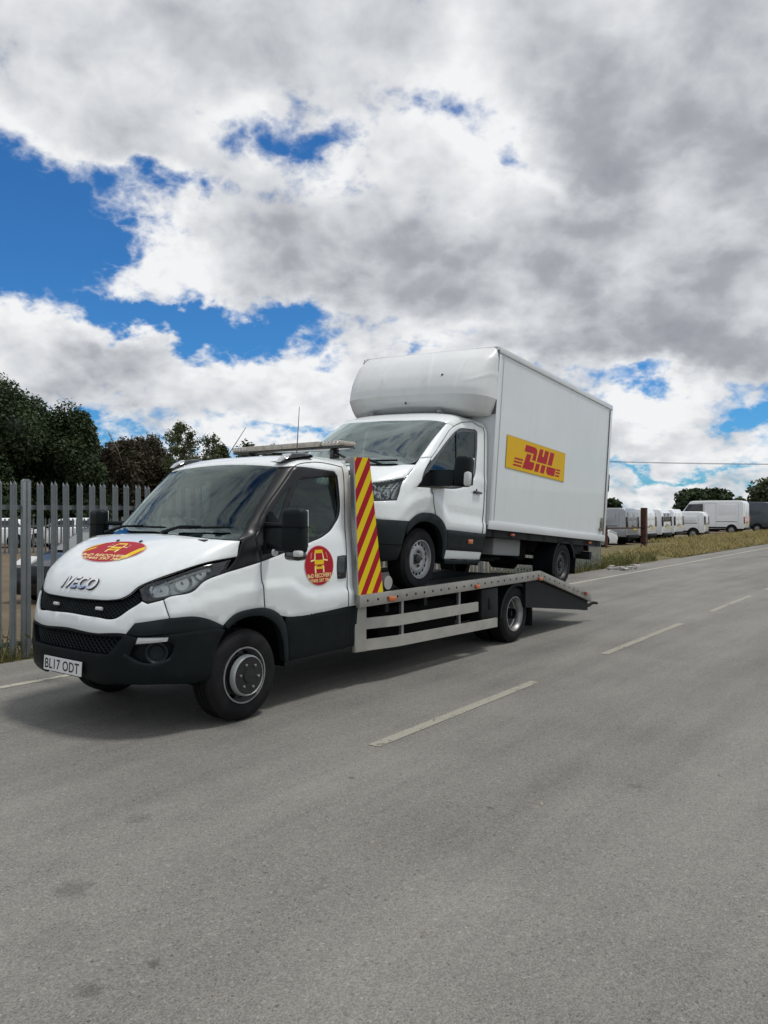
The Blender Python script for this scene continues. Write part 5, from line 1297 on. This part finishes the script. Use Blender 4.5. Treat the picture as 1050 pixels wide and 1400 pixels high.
def broad_tree(name, px, d, top, wpx, label, group, material, seed, count, leaf, skirt=.25, blobs_n=9):
    """tree standing d metres away: top and width as seen from the road"""
    root_at = far_point(px, d); H = hgt(top, d); W = wpx/1052*d
    t = empty(name, Matrix.Translation(root_at), label, 'tree', group)
    g = random.Random(seed); m = MB(); branchy(m, (0, 0, -.1), (0, 0, H*.72), max(.12, H*.028), seed, 8); m.build('trunk', BARK, t)
    bl = [(0, 0, H*.62, W*.34, W*.32, H*.37)]
    for i in range(blobs_n):
        a = 6.28*i/blobs_n+g.uniform(-.3, .3); rr = W*.5*g.uniform(.42, .68); z = H*g.uniform(.30, .74); s = W*g.uniform(.17, .25)
        bl.append((math.cos(a)*rr, math.sin(a)*rr, z, s, s, min(s*.95, H*.26)))
    for i in range(4):
        a = g.random()*6.28; bl.append((math.cos(a)*W*.16, math.sin(a)*W*.16, H*g.uniform(.78, .84), W*.17, W*.17, H*.15))
    if skirt:
        for i in range(6):
            a = 6.28*i/6+.4; bl.append((math.cos(a)*W*.33, math.sin(a)*W*.33, H*.18, W*.2, W*.2, H*.2))
    zmax = max(b[2]+b[5] for b in bl); k = H/zmax; bl = [(b[0], b[1], b[2]*k, b[3], b[4], b[5]*k) for b in bl]
    c = crown_mesh('crown', bl, count, leaf, material, t, seed); core_mesh('light_block_core', bl, CORE, c, seed)
    return t
broad_tree('broadleaf_tree', -40, 47, 512, 210, 'tallest dark green tree at the far left, behind the palisade fence', 'trees behind the yard', OAK, 1, 52000, .115)
broad_tree('broadleaf_tree', 28, 52, 543, 150, 'dark green tree next to the tallest one, lower and rounder', 'trees behind the yard', OAK, 2, 46000, .115)
broad_tree('broadleaf_tree', 95, 50, 556, 105, 'dark green tree whose crown slopes down towards the bare brown trees', 'trees behind the yard', OAK, 3, 40000, .11)
broad_tree('broadleaf_tree', 128, 56, 606, 66, 'small dark tree at the foot of the big dark trees', 'trees behind the yard', OAK, 14, 16000, .11)
def brown_tree(px, d, top, wpx, label, seed, count):
    at = far_point(px, d); H = hgt(top, d); W = wpx/1052*d
    t = empty('bare_tree', Matrix.Translation(at), label, 'tree', 'brown half bare trees'); m = MB(); tips = []
    g = random.Random(seed)
    for i in range(4): tips += branchy(m, (g.uniform(-.25, .25)*W, g.uniform(-.2, .2)*W, -.1), (g.uniform(-.38, .38)*W, g.uniform(-.3, .3)*W, H*g.uniform(.80, 1.0)), .10, seed*10+i, 12, .22, .95)
    m.build('trunk', DBARK, t, smooth=0)
    bl = [(p.x, p.y, min(p.z, H*.86), W*.13, W*.13, H*.07) for p in tips[::6]]+[(g.uniform(-.4, .4)*W, g.uniform(-.3, .3)*W, H*g.uniform(.15, .62), W*.22, W*.2, H*.16) for i in range(12)]
    c = crown_mesh('crown', bl, count, .12, BROWNL, t, seed, hollow=.2); core_mesh('light_block_core', bl[-12:], mat('deep shade scrub', (.018, .014, .009), .9), c, seed); return t
brown_tree(165, 53, 588, 60, 'brown half bare tree with thin twigs beside the dark green trees', 21, 7000)
brown_tree(200, 55, 580, 62, 'brown half bare tree, tallest of the brown ones, seen over the fence', 22, 8000)
brown_tree(232, 57, 596, 55, 'brown half bare tree behind the windscreen pillar of the recovery truck', 23, 6000)
broad_tree('broadleaf_tree', 182, 60, 606, 150, 'wide dark bushy tree behind the brown bare trees', 'trees behind the yard', MIDL, 24, 22000, .12)
def sapling(px, d, top, wpx, label, seed, count, lean=0):
    at = far_point(px, d); H = hgt(top, d); W = wpx/1052*d
    t = empty('young_tree', Matrix.Translation(at), label, 'tree', 'young trees above the truck cab'); m = MB()
    tips = branchy(m, (0, 0, -.1), (lean, 0, H), .06, seed, 20, .15, 1.0); m.build('trunk', BARK, t, smooth=0)
    g = random.Random(seed); bl = [(p.x+g.uniform(-.12, .12), p.y, min(p.z, H*.97)+g.uniform(-.15, .1), g.uniform(.12, .34), .25, g.uniform(.12, .34)) for p in tips]
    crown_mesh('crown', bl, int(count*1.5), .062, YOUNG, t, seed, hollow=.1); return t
sapling(252, 40, 581, 34, 'tallest young tree with loose leafy twigs, standing above the treetops left of the truck roof', 31, 2600)
sapling(275, 41, 597, 24, 'small young tree right next to the loose leafy one, above the truck roof', 32, 1700)
sapling(238, 42, 590, 26, 'thin young tree on the brown trees\' side of the loose leafy one', 35, 1300)
for (px, top, w, lab, sd) in ((300, 608, 42, 'leafy treetop just left of the amber light bar', 41), (338, 606, 50, 'leafy treetop behind the end of the light bar', 42), (372, 612, 40, 'low leafy tree behind the middle of the light bar', 43), (262, 622, 60, 'low bushy tree under the young trees', 44), (420, 622, 60, 'low bushy tree hidden behind the truck cab roof', 45)):
    broad_tree('leafy_tree', px, 52, top, w, lab, 'low trees behind the truck', MIDL, sd, 9000, .11, blobs_n=6)
# to the right, beyond the parked vans
broad_tree('broadleaf_tree', 957, 110, 669, 74, 'round dark tree beyond the white vans', 'trees beyond the vans', OAK, 51, 12000, .30)
broad_tree('broadleaf_tree', 1066, 96, 652, 100, 'ragged tree above the dark blue van', 'trees beyond the vans', MIDL, 52, 9000, .26)
broad_tree('broadleaf_tree', 1012, 112, 681, 30, 'lower tree between the round dark tree and the ragged one', 'trees beyond the vans', MIDL, 53, 5000, .26)
broad_tree('broadleaf_tree', 838, 120, 682, 34, 'dark treetop showing just past the rear edge of the box van', 'trees beyond the vans', OAK, 54, 3500, .28)
broad_tree('broadleaf_tree', 800, 118, 676, 60, 'tree hidden behind the rear of the box van', 'trees beyond the vans', OAK, 55, 3500, .28)
def hedge(name, a, b, h, label, seed, count, m=FARL):
    a, b = Vector(a), Vector(b); n = int((b-a).length/2.2); g = random.Random(seed); t = empty(name, Matrix.Translation(a), label, 'hedge')
    bl = []
    for i in range(n+1):
        p = (b-a)*(i/n); hh = h*g.uniform(.75, 1.05); bl.append((p.x+g.uniform(-.6, .6), p.y+g.uniform(-.6, .6), hh*.5, 1.7, 1.7, hh*.52))
    c = crown_mesh('foliage', bl, count, .22, m, t, seed); core_mesh('light_block_core', bl, CORE, c, seed, .75); return t
hedge('hedge', far_point(-330, 62), far_point(560, 66), 4.4, 'long dark hedge under the trees behind the yard', 61, 26000)
hedge('hedge', far_point(540, 135), far_point(1500, 135), 2.2, 'distant hedge line beyond the parked vans', 62, 22000)

def grass_patch(name, pts_fn, count, h0, h1, material, seed, w=.012, lean=.5):
    g = np.random.default_rng(seed); P = pts_fn(g, count); n = len(P)
    h = (h0+(h1-h0)*g.random(n)**1.6); a = g.random(n)*6.283; dx, dy = np.cos(a), np.sin(a); le = g.normal(size=n)*lean*h
    le2 = g.normal(size=n)*lean*h; ww = w*(.6+.9*g.random(n))
    b0 = P+np.stack([dx*ww, dy*ww, 0*h], 1); b1 = P-np.stack([dx*ww, dy*ww, 0*h], 1); t = P+np.stack([le, le2, h], 1)
    V = np.stack([b0, b1, t], 1).reshape(-1, 3); F = np.arange(n*3).reshape(-1, 3)
    o = fast_mesh(name, V, F, material, g.random(n)); o['kind'] = 'stuff'; return o
DRYG = leaf_mat('dry verge grass', (.16, .135, .05), (.58, .47, .22), .8)
GREENG = leaf_mat('green weeds', (.05, .06, .018), (.19, .19, .07), .8)
def verge_pts(g, n):
    u = 21+g.random(n)**1.35*75; q = 8.55+(g.random(n)**1.2)*(4.9+0*u)
    keep = ~((u < 30) & (q < 9.6+g.random(n)*1.8+ (30-u)*.10)) & (np.sin(u*1.9+q*2.3)+np.sin(u*.7-q*3.1)+g.random(n)*2.4 > -.55)
    keep &= ~((u < 41) & (q > 10.6+(u-30)*.08)); u, q = u[keep], q[keep]; P = np.array([list(RU)]*len(u))*u[:, None]+np.array([list(RQ)]*len(u))*q[:, None]; P[:, 2] = np.clip((q-8.6)*.08, 0, .16); return P
# low bank under the verge grass
def bank():
    V = []; F = []; nu, nq = 110, 14; g = random.Random(5)
    for i in range(nu+1):
        for j in range(nq+1):
            u = 24+i*.95; q = 8.5+.42*j; z = min(.16, max(0, (q-8.6)*.08))*min(1, (u-24)/6)+g.uniform(0, .03)-.006
            if q > 12.6: z -= (q-12.6)*.14
            p = uq(u, q+g.uniform(-.06, .06), z); V.append(tuple(p))
    for i in range(nu):
        for j in range(nq): a = i*(nq+1)+j; F.append((a, a+nq+1, a+nq+2, a+1))
    o = from_np('verge', V, F, earth_mat('verge soil and thatch', (.13, .115, .05), (.20, .165, .08), (.07, .075, .03), 1.5), smooth=True); o['kind'] = 'structure'
bank()
grass_patch('dry_grass', verge_pts, 52000, .04, .26, DRYG, 71, .016, .8)
grass_patch('green_grass', lambda g, n: verge_pts(g, n), 16000, .05, .24, GREENG, 72, .018, .7)
def fence_pts(g, n):
    u = -6+g.random(n)*34; q = 8.62+np.abs(g.normal(size=n))*.28+(g.random(n) < .25)*g.random(n)*1.2
    k = np.sin(u*2.1)+np.sin(u*.83+1)+g.random(n)*2 > -.1; u, q = u[k], q[k]
    return np.array([list(RU)]*len(u))*u[:, None]+np.array([list(RQ)]*len(u))*q[:, None]
grass_patch('fence_weeds', fence_pts, 16000, .06, .42, GREENG, 73, .010, .35)
grass_patch('dry_weeds', fence_pts, 6000, .06, .34, DRYG, 74, .008, .4)
def leaves_low():
    g = np.random.default_rng(9); n = 7000; P = fence_pts(g, n); n = len(P); P[:, 2] += .02+g.random(n)*.28
    nn = g.normal(size=(n, 3)); nn[:, 2] += .8; nn /= np.linalg.norm(nn, axis=1, keepdims=True); a = np.cross(nn, g.normal(size=(n, 3))); a /= np.linalg.norm(a, axis=1, keepdims=True); b = np.cross(nn, a); s = (.018+.03*g.random(n))[:, None]
    V = np.stack([P-a*s, P-b*s*.6, P+a*s, P+b*s*.6], 1).reshape(-1, 3); o = fast_mesh('weed_leaves', V, np.arange(n*4).reshape(-1, 4), GREENG, g.random(n)); o['kind'] = 'stuff'
leaves_low()

def grit():
    g = np.random.default_rng(12); n = 2600; u = 1+g.random(n)*45; e = g.random(n); q = np.where(e < .8, 8.5-np.abs(g.normal(size=n))*.45, 1+g.random(n)*7)
    P = np.array([list(RU)]*n)*u[:, None]+np.array([list(RQ)]*n)*q[:, None]; s = (.004+.012*g.random(n)**3)[:, None]
    d = np.array([[1, 0, 0], [-.5, .87, 0], [-.5, -.87, 0], [0, 0, 1.2]]); V = (P[:, None]+d[None]*s[:, None]*(.6+.8*g.random((n, 4, 1)))).reshape(-1, 3); V[:, 2] += .001
    b = np.arange(n)[:, None]*4; F = np.concatenate([b+np.array([[0, 1, 3]]), b+np.array([[1, 2, 3]]), b+np.array([[2, 0, 3]])]); o = fast_mesh('loose_gravel', V, F, mat('loose stone', (.22, .20, .17), .9, var=.4, vscale=30)); o['kind'] = 'stuff'
grit()
# ================================================================== fences
def pale_mesh(h, w=.068, d=.018):
    """W section pale with a split, splayed three-point head"""
    prof = [(-w/2, 0), (-w*.30, d), (-w*.16, 0.004), (0, d*.75), (w*.16, 0.004), (w*.30, d), (w/2, 0)]
    V = []; F = []; zs = [0, h-.14, h-.06]
    for z in zs:
        for x, y in prof: V.append((x, y, z))
    n = len(prof)
    for r in range(2):
        for i in range(n-1): a = r*n+i; F.append((a, a+1, a+n+1, a+n))
    b = 2*n
    for (i0, i1, tx, ty, tz) in ((0, 2, -w*.30, -.016, h-.018), (2, 4, 0, .030, h), (4, 6, w*.30, -.016, h-.018)):
        m = len(V); V.append((tx, ty, tz))
        for i in range(i0, i1): F.append((b+i, b+i+1, m))
    return V, F
def palisade(name, u0, u1, q, h, pitch, label, post_gap=2.688, post_at=None, material=GALV, w=.084, zbase=0.0, single=True):
    t = empty(name, Matrix.Translation(uq(u0, q, zbase)) @ RM.to_3x3().to_4x4(), label, 'fence')
    V, F = pale_mesh(h, w); me = bpy.data.meshes.new('pale'); me.from_pydata(V, [], F); me.materials.append(material)
    L = u1-u0; posts = []
    x = (post_at-u0) % post_gap if post_at is not None else .1
    while x < L: posts.append(x); x += post_gap
    g = random.Random(3); x = posts[0] % pitch; k = 0
    while x < L:
        if min(abs(x-p) for p in posts) > .055:
            o = bpy.data.objects.new('pale', me); link(o, t); o.matrix_local = Matrix.Translation((x, -.035, .03+g.uniform(-.006, .006))) @ Matrix.Rotation(R(g.uniform(-.5, .5)), 4, 'Y') @ Matrix.Rotation(math.pi, 4, 'Z'); k += 1
        x += pitch
    m = MB(); m.box((0, 0, (h+.02)/2), (.10, .055, h+.02), .006); m.prism([(-.05, h), (.05, h), (.025, h+.035), (-.025, h+.035)], 1, -.028, .028)
    m.box((0, -.031, (h+.02)/2), (.008, .02, h)); p0 = None
    for p in posts:
        if p0 is None: p0 = m.build('post', material, t); p0.location = (p, -.012, 0)
        else: o = p0.copy(); COL.objects.link(o); o.location = (p, -.012, 0)
    for z in (.17, 1.755):
        m = MB(); m.box((L/2, .022, z), (L, .008, .055)); m.box((L/2, .045, z-.024), (L, .05, .007)); m.build('rail', material, t)
    return t
palisade('palisade_fence', -5.0, 22.7, 8.75, 2.05, .168, 'grey galvanised palisade fence with split pointed pales running beside the road', post_at=4.714)

def far_fence():
    a, b = Vector((-19, 30.5, 0)), Vector((2, 41, 0)); d = (b-a).normalized(); L = (b-a).length
    t = empty('far_fence', frame(a-Vector((0, 0, .25)), d, Vector((-d.y, d.x, 0)), (0, 0, 1)), 'far pale grey palisade fence across the yard, seen between the near pales', 'fence')
    V, F = pale_mesh(1.75, .07); me = bpy.data.meshes.new('pale'); me.from_pydata(V, [], F); me.materials.append(GALV); x = 0
    while x < L: o = bpy.data.objects.new('pale', me); link(o, t); o.matrix_local = Matrix.Translation((x, 0, 0)); x += .155
    for z in (.3, 1.4): m = MB(); m.box((L/2, .02, z), (L, .01, .05)); m.build('rail', GALV, t)
    m = MB(); m.box((0, 0, .88), (.08, .06, 1.8)); p0 = m.build('post', GALV, t); x = 2.75
    while x < L: o = p0.copy(); COL.objects.link(o); o.location = (x, 0.02, 0); x += 2.75
far_fence()

# ================================================================== parked vehicles
def simple_wheel(T, x, y, r, sg, wmat=STEEL):
    root = bpy.data.objects.new('wheel', None); link(root, T); root.matrix_local = Matrix.Translation((x, y, r)) @ (Matrix.Identity(4) if sg > 0 else Matrix.Rotation(math.pi, 4, 'Z'))
    m = MB(); m.lathe([(0, r*.64), (.008, r*.82), (-.02, r), (-.19, r), (-.2, r*.6)], 26); m.build('tyre', RUBBER, root)
    m = MB(); m.lathe([(.004, r*.64), (-.02, r*.60), (-.035, r*.35), (-.02, r*.2), (-.02, .001)], 24, skip=lambda i, k: i == 1 and k % 3 == 0); m.build('rim', wmat, root)
    m = MB(); m.lathe([(-.06, r*.62), (-.06, .001)], 18); m.build('backing', BLACK, root)
def hull(prof, wfun, bev=.07):
    """closed side outline (x, z) swept across; half width by height"""
    m = MB(); A = [m.bm.verts.new((x, wfun(z), z)) for x, z in prof]; B = [m.bm.verts.new((x, -wfun(z), z)) for x, z in prof]; n = len(prof)
    fa = m.bm.faces.new(A); fb = m.bm.faces.new(B[::-1])
    for i in range(n): m.bm.faces.new((A[(i+1) % n], A[i], B[i], B[(i+1) % n]))
    bmesh.ops.recalc_face_normals(m.bm, faces=m.bm.faces)
    es = list({e for f in (fa, fb) for e in f.edges}); bmesh.ops.bevel(m.bm, geom=es, offset=bev, segments=3, affect='EDGES', profile=.5)
    return m
def panel_van(loc, head, L, H, W, label, paint, group='vans parked beyond the verge', style='vivaro', wheel_r=.33):
    """panel van standing with the middle of its rear bumper at loc; head = direction of its nose in degrees"""
    T = empty('panel_van', heading(loc, head), label, 'van', group)
    small = H < 1.9; zb = .42 if not small else .34; bon = L-1.0 if not small else L-1.15; hz = 1.10 if not small else .98
    ws0 = L-.75 if not small else L-.95; ws1 = L-1.75 if not small else L-1.75
    def wf(z):
        t = max(0, min(1, (z-1.05)/(H-1.05))); return W/2*(1-.11*t*t)
    prof = [(.02, zb), (0, 1.0), (.05, H-.22), (.16, H-.03), (.5, H), (L*.5, H+.01), (ws1-.25, H-.01), (ws1, H-.08), (ws0, hz+.20), (ws0+.12, hz+.10), (L-.22, hz-.12), (L-.04, hz-.38), (L, zb+.18), (L-.05, zb-.05)]
    m = hull(prof, wf, .08); body = m.build('body', paint, T, smooth=40)
    axr, axf = (.95 if not small else .75), L-.98+(.1 if small else 0)
    for sg in (1, -1):
        for ax in (axr, axf):
            m = MB(); m.lathe([(0, wheel_r+.085), (.014*sg, wheel_r+.075), (.014*sg, .01)], 26, M=Matrix.Translation((ax, sg*(W/2+.002), wheel_r+.02))); m.build('arch', BLACK, body)
            simple_wheel(T, ax, sg*(W/2+.065), wheel_r, sg)
        m = MB(); m.box((L*.5, sg*(wf(.5)+.004), zb+.10), (L*.55, .02, .13), .006); m.build('side_trim', GPLAST, T)
        # sliding door outline and rail, cab door, pressed lines
        x0, x1 = L*.36, L*.58
        m = MB(); yy = lambda z: sg*(wf(z)+.003)
        for (xa, za, xb, zb_) in ((x0, .55, x0, H-.22), (x1, .55, x1, H-.22), (x0, H-.22, x1, H-.22), (ws1-1.15, .55, ws1-1.15, H-.22), (.42, .62, .42, H-.25)):
            m.tube([(xa, yy(za), za), (xa*.5+xb*.5, yy((za+zb_)/2), (za+zb_)/2), (xb, yy(zb_), zb_)], .005, 4)
        m.tube([(.5, yy(1.02), 1.02), (x0, yy(1.02), 1.02)], .022, 4); m.build('door_seam', mat('grey door seam', (.10, .10, .105), .6) if paint is not NAVY else BGLOSS, T)
        m = MB(); m.prism([(.55, 1.16), (x0-.1, 1.16), (x0-.25, H-.32), (.62, H-.32)], 1, sg*(wf(H-.4)+.0), sg*(wf(H-.4)+.028), bev=.012); m.build('side_panel', paint, T)
        y1 = wf(1.5)
        m = MB(); m.prism([(ws1-1.05, hz+.16), (ws0-.15, hz+.18), (ws1+.08, H-.28), (ws1-1.05, H-.26)], 1, sg*(wf(H-.35)), sg*(wf(1.3)+.006), bev=.004); m.build('cab_window', BGLOSS, T)
        m = MB(); m.box((ws0-.30, sg*(W/2+.12), hz+.24), (.14, .2, .26), .04); m.tube([(ws0-.3, sg*W*.46, hz+.15), (ws0-.3, sg*(W/2+.1), hz+.18)], .03, 6); m.build('mirror', BPLAST, T)
        # rear lamps, doors
        z0, z1 = (.92, 1.50) if style != 'ducato' else (.85, 1.42)
        m = MB(); m.box((.0, sg*(W/2-.095), (z0+z1)/2), (.09, .17, z1-z0), .03); m.build('tail_lamp', mat('smoked tail lamp', (.025, .012, .014), .2) if style != 'ducato' else REDL, T)
        dw = W/2-.20
        m = MB(); zt = H-.24; m.prism([(sg*.012, zb+.22), (sg*(dw+.02), zb+.22), (sg*(dw+.04), 1.3), (sg*(dw-.08), zt), (sg*.012, zt)], 0, -.012, .10, bev=.012)
        d = m.build('rear_door', paint, T)
        if style in ('vivaro_glazed',):
            m = MB(); m.prism([(sg*.03, 1.20), (sg*(dw+.0), 1.20), (sg*(dw-.08), zt-.03), (sg*.03, zt-.03)], 0, -.024, .0, bev=.006); m.build('rear_window', BGLOSS, d)
        else:
            m = MB(); m.prism([(sg*.10, 1.30), (sg*(dw-.06), 1.30), (sg*(dw-.13), zt-.10), (sg*.10, zt-.10)], 0, -.022, .0, bev=.014); m.build('window_blank', paint, d)
        m = MB(); m.box((-.02, sg*.10, 1.0), (.03, .10, .05), .01); m.build('handle', BPLAST, d)
    m = MB(); m.box((-.02, -.34 if not small else .2, .84), (.02, .52, .11)); m.build('number_plate', mat('yellow number plate', (.60, .48, .10), .4), T)
    m = MB(); m.box((-.024, .30, .92), (.016, .36, .055)); m.box((-.024, -.28, .95), (.016, .30, .04)); m.build('rear_badge', mat('dull grey badge', (.12, .12, .12), .4), T)
    m = MB(); m.box((.02, 0, zb+.02), (.18, W-.10, .20), .04); m.build('rear_bumper', BPLAST, T)
    m = MB(); m.box((L-.05, 0, zb+.06), (.22, W-.08, .26), .06); m.build('front_bumper', GPLAST, T)
    m = MB(); yw = wf(1.6)-.10; m.quad((ws0+.012, -yw, hz+.22), (ws0+.012, yw, hz+.22), (ws1+.04, yw-.06, H-.10), (ws1+.04, -yw+.06, H-.10)); o = m.build('windscreen', BGLOSS, T, smooth=0)
    m = MB(); m.box((L*.5, 0, zb-.06), (L-.6, W-.3, .16)); m.build('floor_pan', BLACK, T)
    return T
VWHITE = mat('white van paint', (.82, .84, .84), .35, coat=.5, var=.02, dirt=.15)
VSILVER = mat('silver grey van paint', (.30, .31, .325), .35, metal=.3, coat=.4, var=.03, dirt=.15)
NAVY = mat('dark blue grey van paint', (.030, .045, .058), .35, coat=.5)
HD = math.degrees(math.atan2(RQ.y, RQ.x))
VQ = 14.05
panel_van(uq(44.6-3.3, VQ), HD, 5.2, 1.98, 1.95, 'silver grey panel van seen side on, just past the tail of the box van', VSILVER)
panel_van(uq(44.6, VQ+.1), HD-1.5, 5.0, 1.97, 1.95, 'white van with blank rear doors, between the silver van and the glazed one', VWHITE)
panel_van(uq(47.4, VQ), HD+1, 5.0, 1.97, 1.95, 'white van with dark glass in its rear doors, in the row of white vans', VWHITE, style='vivaro_glazed')
panel_van(uq(50.6, VQ+.2), HD, 5.0, 1.97, 1.95, 'white van with blank rear doors, between the glazed van and the small low van', VWHITE)
panel_van(uq(56.2, VQ-.1), HD+6, 4.4, 1.82, 1.82, 'small low white van with black rear corners, in front of the large high roof van', VWHITE, style='combo', wheel_r=.31)
panel_van(uq(68.4, VQ-.2), HD, 6.0, 2.74, 2.05, 'large high roof white van with red rear lamps', VWHITE, style='ducato', wheel_r=.35)
panel_van(uq(76.5, VQ-.6), HD-2, 6.0, 2.72, 2.05, 'dark blue van at the far end of the row, beside the large white one', NAVY, style='ducato', wheel_r=.35)

def small_car(M, label, paint, group=None, L=4.1, W=1.76, H=1.46):
    T = empty('parked_car', M, label, 'car', group)
    def wf(z): return W/2*(1-.04*max(0, (.5-z)))
    prof = [(-L/2+.06, .20), (-L/2, .55), (-L/2+.06, .92), (-L/2+.35, 1.0), (.55, .98), (L/2-.55, .86), (L/2-.10, .70), (L/2, .45), (L/2-.05, .16)]
    m = hull(prof, wf, .07); body = m.build('body', paint, T, smooth=40)
    def wg(z): return W/2*(.955-.24*max(0, (z-.95)/(H-.95)))
    cab_ = [(-L/2+.12, .94), (-L/2+.45, H-.10), (-L/2+.95, H), (-.10, H-.01), (.18, H-.06), (1.02, .94)]
    m = hull(cab_, wg, .05); roof = m.build('cabin', paint, T, smooth=40)
    for sg in (1, -1):
        m = MB(); ya, yb = sg*(wg(1.0)+.004), sg*(wg(H-.12)+.006)
        for (xa, xb, xc, xd) in ((-L/2+.42, -.62, -.62, -L/2+.66), (-.54, .88, .16, -.54)): m.quad((xa, ya, 1.0), (xb, ya, 1.0), (xc, yb, H-.13), (xd, yb, H-.12))
        m.build('side_window', BGLOSS, T, smooth=0)
        for x in (-L/2+.72, L/2-.82):
            m = MB(); m.lathe([(0, .375), (.012*sg, .365), (.012*sg, .01)], 24, M=Matrix.Translation((x, sg*(W/2+.001), .33))); m.build('arch', BLACK, body)
            simple_wheel(T, x, sg*(W/2+.06), .31, sg)
        m = MB(); m.box((.70, sg*(W/2+.09), 1.0), (.12, .18, .13), .04); m.build('mirror', BPLAST, T)
        m = MB(); m.prism([(L/2-.50, .80), (L/2-.10, .62), (L/2-.06, .72), (L/2-.40, .865)], 1, sg*(W/2-.34), sg*(W/2+.003), bev=.01); m.build('headlamp', CLEARL, T)
        m = MB(); m.box((-L/2+.03, sg*(W/2-.14), .84), (.08, .22, .18), .03); m.build('tail_lamp', REDL, T)
        m = MB(); y = sg*(W/2+.001); m.tube([(.62, y, .35), (.66, y, .95)], .007, 4); m.tube([(-.58, y, .35), (-.58, y, .95)], .007, 4); m.build('door_seam', BLACK, T)
    m = MB(); y0, y1 = wg(.96)-.10, wg(H-.08)-.08; m.quad((1.03, -y0, .955), (1.03, y0, .955), (.20, y1, H-.075), (.20, -y1, H-.075)); m.build('windscreen', mat('tinted car glass', (.05, .065, .062), .05, coat=1.0), T, smooth=0)
    m = MB(); m.box((L/2-.03, 0, .46), (.10, W-.5, .16), .03); m.build('grille', BPLAST, T)
    m = MB(); m.box((L/2+.012, 0, .42), (.015, .52, .11)); m.build('number_plate', PLATEW, T)
    return T
CARBLK = mat('black car paint', (.006, .007, .008), .25, coat=.25, spec=.3)
small_car(heading((-5.68, 16.25, 0), 257), 'black car parked in the yard behind the palisade fence', CARBLK, L=4.2, H=1.44)
small_car(heading((9.75, 39.5, 0), 2), 'white car nose showing just past the tail of the box van', VWHITE, L=4.0)
# white vans on the far side of the yard
for (x, y, h, lab, pm) in ((-19.6, 38, 200, 'white car behind the far fence, at the very left', VWHITE), (-16.3, 39.5, 190, 'white car behind the far fence, seen just right of the thick near post', VWHITE), (-11.6, 41, 196, 'silver grey car behind the far fence, above the black car bonnet', VSILVER), (-7.2, 43.5, 188, 'white car behind the far fence, beside the door mirror of the recovery truck', VWHITE)):
    small_car(heading((x, y, 0), h), lab, pm, 'cars behind the far fence')

# rusty barrier in the verge
RUST = mat('rusted steel', (.085, .036, .022), .9, var=.5, vscale=4, col2=(.04, .022, .018), bump=.4, bscale=25)
def barrier():
    p = far_point(880.5, 34.6); t = empty('rusty_barrier', Matrix.Translation(p) @ RM.to_3x3().to_4x4(), 'rusty brown steel post with a thin rail, standing in the dry grass by the vans', 'barrier')
    m = MB(); m.box((0, .11, .95), (.22, .02, 1.98)); m.box((0, -.11, .95), (.22, .02, 1.98)); m.box((0, 0, .95), (.02, .20, 1.98)); m.build('post', RUST, t)
    q = far_point(829, 34.0)-p; q = Vector((q.dot(RU), q.dot(RQ), 0)); m = MB(); m.tube([(0, 0, 1.04), (q.x, q.y, 1.03)], .035, 6); m.build('rail', RUST, t)
    m = MB(); m.box((q.x, q.y, .54), (.09, .09, 1.12)); m.build('end_post', RUST, t)
barrier()
LUMPS = ['pale concrete lump nearest the fence end', 'pale concrete lump second from the fence end', 'pale concrete lump lying in front of the others, nearest the road', 'pale concrete lump behind the one nearest the road', 'small concrete lump right against the last fence post', 'pale concrete lump farthest from the fence, nearest the dry grass']
def litter():
    g = random.Random(4); RUB = mat('pale broken concrete', (.38, .36, .33), .9, var=.2)
    for i, (px, py) in enumerate(((838, 779), (846, 778), (853, 780), (861, 778), (833, 776), (868, 775))):
        d = CAM_H*1052/(py-702); m = MB(); m.box((0, 0, .03), (.22+g.random()*.16, .16+g.random()*.1, .08), .015)
        for v in m.bm.verts: v.co += Vector((g.uniform(-.03, .03), g.uniform(-.03, .03), g.uniform(-.015, .015)))
        o = m.build('concrete_lump', RUB, None, smooth=0); o.matrix_world = Matrix.Translation(far_point(px, d)) @ Matrix.Rotation(g.random()*3, 4, 'Z')
        props(o, LUMPS[i], 'rubble', 'concrete lumps by the fence end')
litter()
# overhead line on two poles
def line():
    a, b = Vector((26.5, 100, 0)), Vector((92, 100, 0)); zt = hgt(631, 100)
    WOOD = mat('weathered pole', (.10, .08, .06), .9, var=.3)
    c = None
    for p, lab in ((a, 'wooden utility pole hidden behind the box van'), (b, 'wooden utility pole out beyond the dark blue van')):
        t = empty('utility_pole', Matrix.Translation(p), lab, 'utility pole', 'utility poles'); m = MB(); m.tube([(0, 0, -.1), (0, 0, zt+.3)], [.16, .11], 10); m.build('pole', WOOD, t); m = MB(); m.box((0, 0, zt-.02), (.1, 1.6, .1)); m.build('crossarm', WOOD, t)
    for k in (-.6, .6):
        m = MB(); m.tube([a.lerp(b, i/20)+Vector((0, k, zt+.05-1.1*4*(i/20)*(1-i/20)*.4)) for i in range(21)], .022, 4); o = m.build('overhead_cable', BLACK, None, smooth=0); props(o, 'thin overhead cable to the right of the box van, '+('nearer of the pair' if k < 0 else 'farther of the pair'), 'cable', 'overhead cables')
line()
